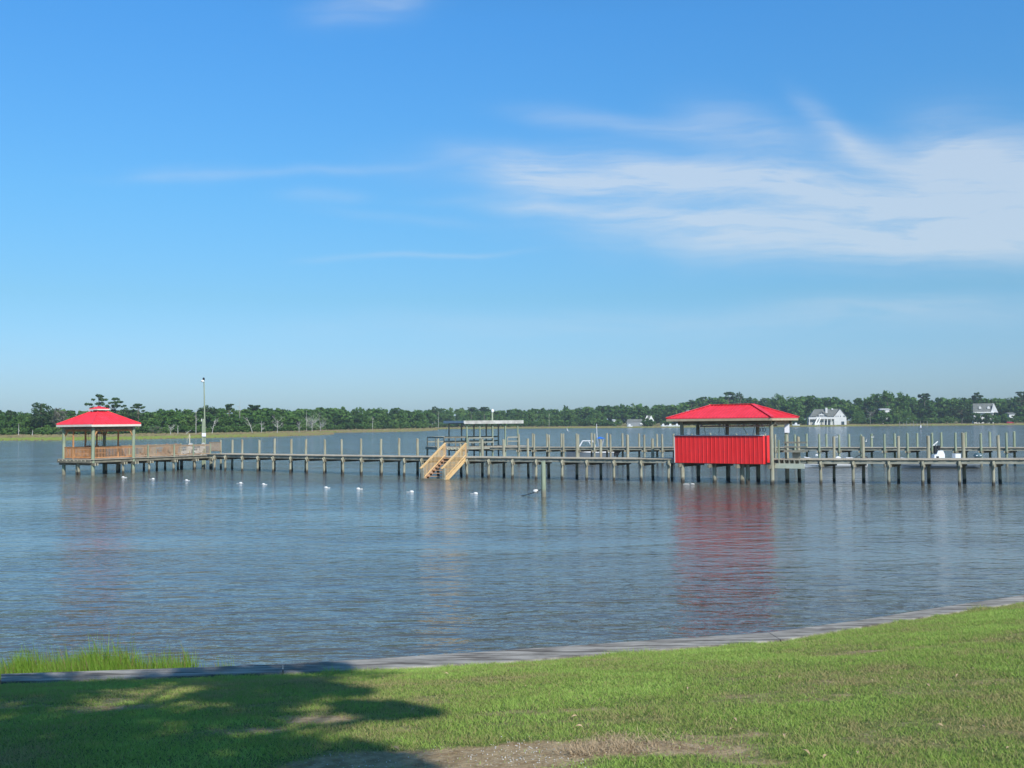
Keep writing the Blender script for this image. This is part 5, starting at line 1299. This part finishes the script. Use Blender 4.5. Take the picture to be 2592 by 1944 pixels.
for xx in (12, 32):
    m_ = MB(); m_.prism([(U(xx), U(1), zb_ + U(8)), (U(xx + 6), U(1), zb_ + U(8)), (U(xx + 6), U(1), zb_ + U(12)), (U(xx + 3), U(1), zb_ + U(15)), (U(xx), U(1), zb_ + U(12))], (0, 0, 0), (0, U(8), 0)); dm = obj('dormer', m_, M_sid, rf, world=False)
m_ = MB(); m_.box((wl_ / 2 - U(1), -U(2.5), zb_ - U(1)), (wl_ + U(4), U(4), U(2))); obj('porch_eave', m_, M_white, D_, world=False)
# small grey-roofed house with a white A-gable, left of the boathouse
YC = Yb(1620, 45); pc = house_frame(1586, YC, 0); sc = YC / F
C_ = thing('shore_cottage', pc, 'low grey cottage with a white pointed gable left of the boathouse roof', 'house', R(-5))
zc0 = zof(1600, 1068, YC); zc1 = zof(1600, 1061, YC)
m_ = MB(); m_.box((U(20), U(6), zc0 / 2), (U(38), U(12), zc0)); obj('wall', m_, simple('grey_siding', (.22, .24, .25), (.28, .30, .31), .7, .5), C_, world=False)
m_ = MB(); m_.add([(0, -U(1), zc0), (U(40), -U(1), zc0), (U(40), U(6), zc1), (U(3), U(6), zc1), (U(40), U(13), zc0), (0, U(13), zc0)], [(0, 1, 2, 3), (3, 2, 4, 5), (0, 3, 5), (0, 5, 4, 1)]); obj('roof', m_, M_shing, C_, world=False)
zg = zof(1640, 1052, YC); m_ = MB(); m_.prism([(U(46), U(2), zc0), (U(70), U(2), zc0 - U(1)), (U(62), U(2), zg), (U(50), U(2), zg)], (0, 0, 0), (0, U(10), 0)); gb = obj('gable_roof', m_, M_shing, C_, world=False)
m_ = MB(); m_.prism([(U(54), U(1.5), zc0 - U(1)), (U(71), U(1.5), zc0 - U(1)), (U(62), U(1.5), zg + .2)], (0, 0, 0), (0, U(.6), 0)); m_.prism([(U(45), U(1.5), zc0), (U(49), U(1.5), zc0), (U(54), U(1.5), zg), (U(51), U(1.5), zg)], (0, 0, 0), (0, U(.6), 0)); obj('gable_trim', m_, M_white, gb, world=False)
m_ = MB(); m_.box((U(38), -U(2), zc0 - U(5)), (U(9), U(1), U(3))); obj('porch', m_, M_white, C_, world=False)
# half-hidden roofs
def roofbit(px, py, w_, h_, label, mt, Yo=76):
    Y = Yb(px, Yo); p = atY(px, Y, 0); z = zof(px, py, Y); k = Y / F; t_ = thing('hidden_house', p, label, 'house')
    m_ = MB().box((0, 3, z / 2), (w_ * k * .7, 6, z)); obj('wall', m_, M_sid, t_, world=False)
    m_ = MB().prism([(-w_ * k / 2 - .4, -.5, z), (w_ * k / 2 + .4, -.5, z), (w_ * k / 2 - .5, 3, z + h_ * k), (-w_ * k / 2 + .5, 3, z + h_ * k)], (0, 0, 0), (0, 3.5, 0)); obj('roof', m_, mt, t_, world=False)
roofbit(2243, 1037, 26, 3, 'pale roof showing through the trees right of the big white house', M_galv)
roofbit(2562, 1048, 20, 4, 'low grey roof among bushes above the red car', M_shing)
roofbit(1555, 1064, 9, 2, 'tiny white shed wall in the bushes left of the cottage', M_white)
roofbit(1743, 1041, 10, 4, 'grey roof corner peeking over the left slope of the boathouse roof', M_shing)
# boats and trailers pulled up by the cottage
for (px, py, L, lab) in ((1679, 1073, 3.6, 'small pale boat under a cover left of the big white boat on the far shore'), (1697, 1073.5, 6.0, 'big white boat on the far shore just left of the boathouse'), (1714, 1073, 4.5, 'white boat on the far shore tight against the boathouse post'), (2015, 1074, 5, 'white boat at the far shore under the right boathouse eave'), (1594, 1079, 4, 'low pale skiff on the far bank before the cottage')):
    q = atY(px, shoreD(px) + 10, .45); t_ = thing('shore_boat', q, lab, 'boat', R(170), 'boats on the far bank'); m_, rows = hull_mesh(L, 1.9, 1.1, .5); obj('hull', m_, M_gel, t_, world=False, smooth=True)
    m_ = MB().prism([(-.8, -.7, 1.0), (1.2, -.7, 1.0), (.6, -.7, 2.3), (-.6, -.7, 2.3)], (0, 0, 0), (0, 1.4, 0)); obj('cabin', m_, M_gel, t_, world=False)
# red car
q = atY(2556, shoreD(2556) + 22, .7); cr = thing('parked_car', q, 'red car parked by the bushes at the far right shore', 'car', R(5))
m_ = MB().prism([(-2.4, -.9, .4), (2.4, -.9, .4), (2.4, -.9, 1.0), (1.4, -.9, 1.15), (.7, -.9, 1.75), (-1.2, -.9, 1.75), (-1.9, -.9, 1.15), (-2.4, -.9, 1.05)], (0, 0, 0), (0, 1.8, 0)); obj('body', m_, M_carred, cr, world=False)
m_ = MB().prism([(-1.6, -.93, 1.18), (1.15, -.93, 1.18), (.62, -.93, 1.66), (-1.1, -.93, 1.66)], (0, 0, 0), (0, .03, 0)); obj('window', m_, M_glass, cr, world=False)
for x in (-1.5, 1.5):
    m_ = MB().tube([(x, -.95, .38), (x, -.7, .38)], .38, 12); obj('wheel', m_, M_black, cr, world=False)
# small far dock
a_ = W(2282, 1080, 0); b_ = W(2352, 1079, 0); a_ = a_ + Vector((0, 4, 0)); b_ = b_ + Vector((0, 4, 0)); fd = thing('far_dock', a_, 'small low grey dock with stubby posts on the far shore at right', 'dock')
m_ = MB().bar(a_ + Vector((0, 0, 1.0)), b_ + Vector((0, 0, 1.0)), 2.0, .15); obj('deck', m_, M_grey, fd)
for i in range(9):
    q = a_.lerp(b_, i / 8); m_ = MB().tube([(q.x, q.y - 1.0, -1), (q.x, q.y - 1.0, 2.3 if i % 2 else 3.4)], .16, 8); obj('piling', m_, M_grey, fd)

# ------------------------------------------------------------ tree behind the camera that shades the lawn at the left
def shade_tree():
    r_ = np.random.default_rng(2); Cn = []; tg = []
    for i in range(170): tg.append((r_.uniform(-11.5, -2.0), r_.uniform(5.4, 11.9), r_.uniform(.35, .85)))
    for px, py, q in ((1060, 1803, .16), (1030, 1797, .2), (990, 1793, .24), (1005, 1806, .24), (960, 1800, .26), (940, 1788, .22), (920, 1796, .22), (890, 1784, .2), (975, 1812, .2), (900, 1935, .5), (760, 1925, .6), (560, 1900, .6), (800, 1748, .5), (690, 1738, .6), (860, 1752, .35), (640, 1700, .6), (500, 1715, .7), (820, 1700, .35), (620, 1940, .8), (960, 1960, .4)):
        p = pxworld(px, py); tg.append((p.x, p.y, q))
    gap = [pxworld(*g) for g in ((770, 1830), (700, 1845), (316, 1775), (70, 1816), (640, 1880))]
    base = Vector((-5.6, 8.4, 1.2)) + tosun * (10.6 / tosun.z)
    for (x, y, q) in tg:
        if min((Vector((x, y, g.z)) - g).length for g in gap[:2]) < .42 or min((Vector((x, y, g.z)) - g).length for g in gap[2:]) < .5: continue
        z = r_.uniform(9.6, 13.6); zg = float(lawn_z(np.array(x), np.array(y))); p = Vector((x, y, zg)) + tosun * ((z - zg) / tosun.z); Cn.append((p.x - base.x, p.y - base.y, p.z - 2.2, q))
    t_ = thing('shade_tree', (base.x, base.y, 2.2), 'tall shade tree standing behind the viewer', 'tree')
    Cn = np.array(Cn); nq = 50000; ci = r_.integers(0, len(Cn), nq); d = r_.normal(0, 1, (nq, 3)); d /= np.linalg.norm(d, axis=1)[:, None]
    P = Cn[ci, :3] + d * (r_.random(nq) ** .45)[:, None] * Cn[ci, 3][:, None] * np.array([1, 1, .6])
    a = r_.normal(0, 1, (nq, 3)); a /= np.linalg.norm(a, axis=1)[:, None]; b = np.cross(a, d); b /= np.linalg.norm(b, axis=1)[:, None]; s_ = (r_.uniform(.06, .11, nq))[:, None]
    Q = np.stack([P - a * s_, P - b * s_ * .6, P + a * s_, P + b * s_ * .6], 1)
    link('crown', npmesh('crown', Q.reshape(-1, 3), 4, r_.random(nq)), M_leaf, t_)
    m_ = MB().tube([(0, 0, -.5), (.1, 0, 4), (0, .1, 9.8)], [.28, .22, .10], 12)
    for i in range(0, len(Cn), 2):
        c_ = Cn[i]; m_.tube([(0, 0, 5.5 + (i % 8) * .5), (c_[0], c_[1], c_[2])], [.09, .03], 6)
    obj('trunk', m_, M_trunk, t_, world=False)
shade_tree()

# ------------------------------------------------------------ haze
HAZE = 0.00014
m_ = MB().box((0, 480, 30.5), (2600, 1300, 63)); hz = obj('haze', m_, None); tag(hz, 'thin summer haze over the water', 'haze', kind='stuff')
hm = bpy.data.materials.new('haze_air'); hm.use_nodes = True; hm.node_tree.nodes.clear(); n = NT(hm.node_tree)
pv = n.n('ShaderNodeVolumePrincipled'); pv.inputs['Color'].default_value = (.72, .84, 1.0, 1); pv.inputs['Density'].default_value = HAZE; pv.inputs['Anisotropy'].default_value = 0.0
oo = n.n('ShaderNodeOutputMaterial'); n.link(pv.outputs[0], oo.inputs['Volume']); hz.data.materials.append(hm)
S.cycles.volume_bounces = 0
S.cycles.max_bounces = 6
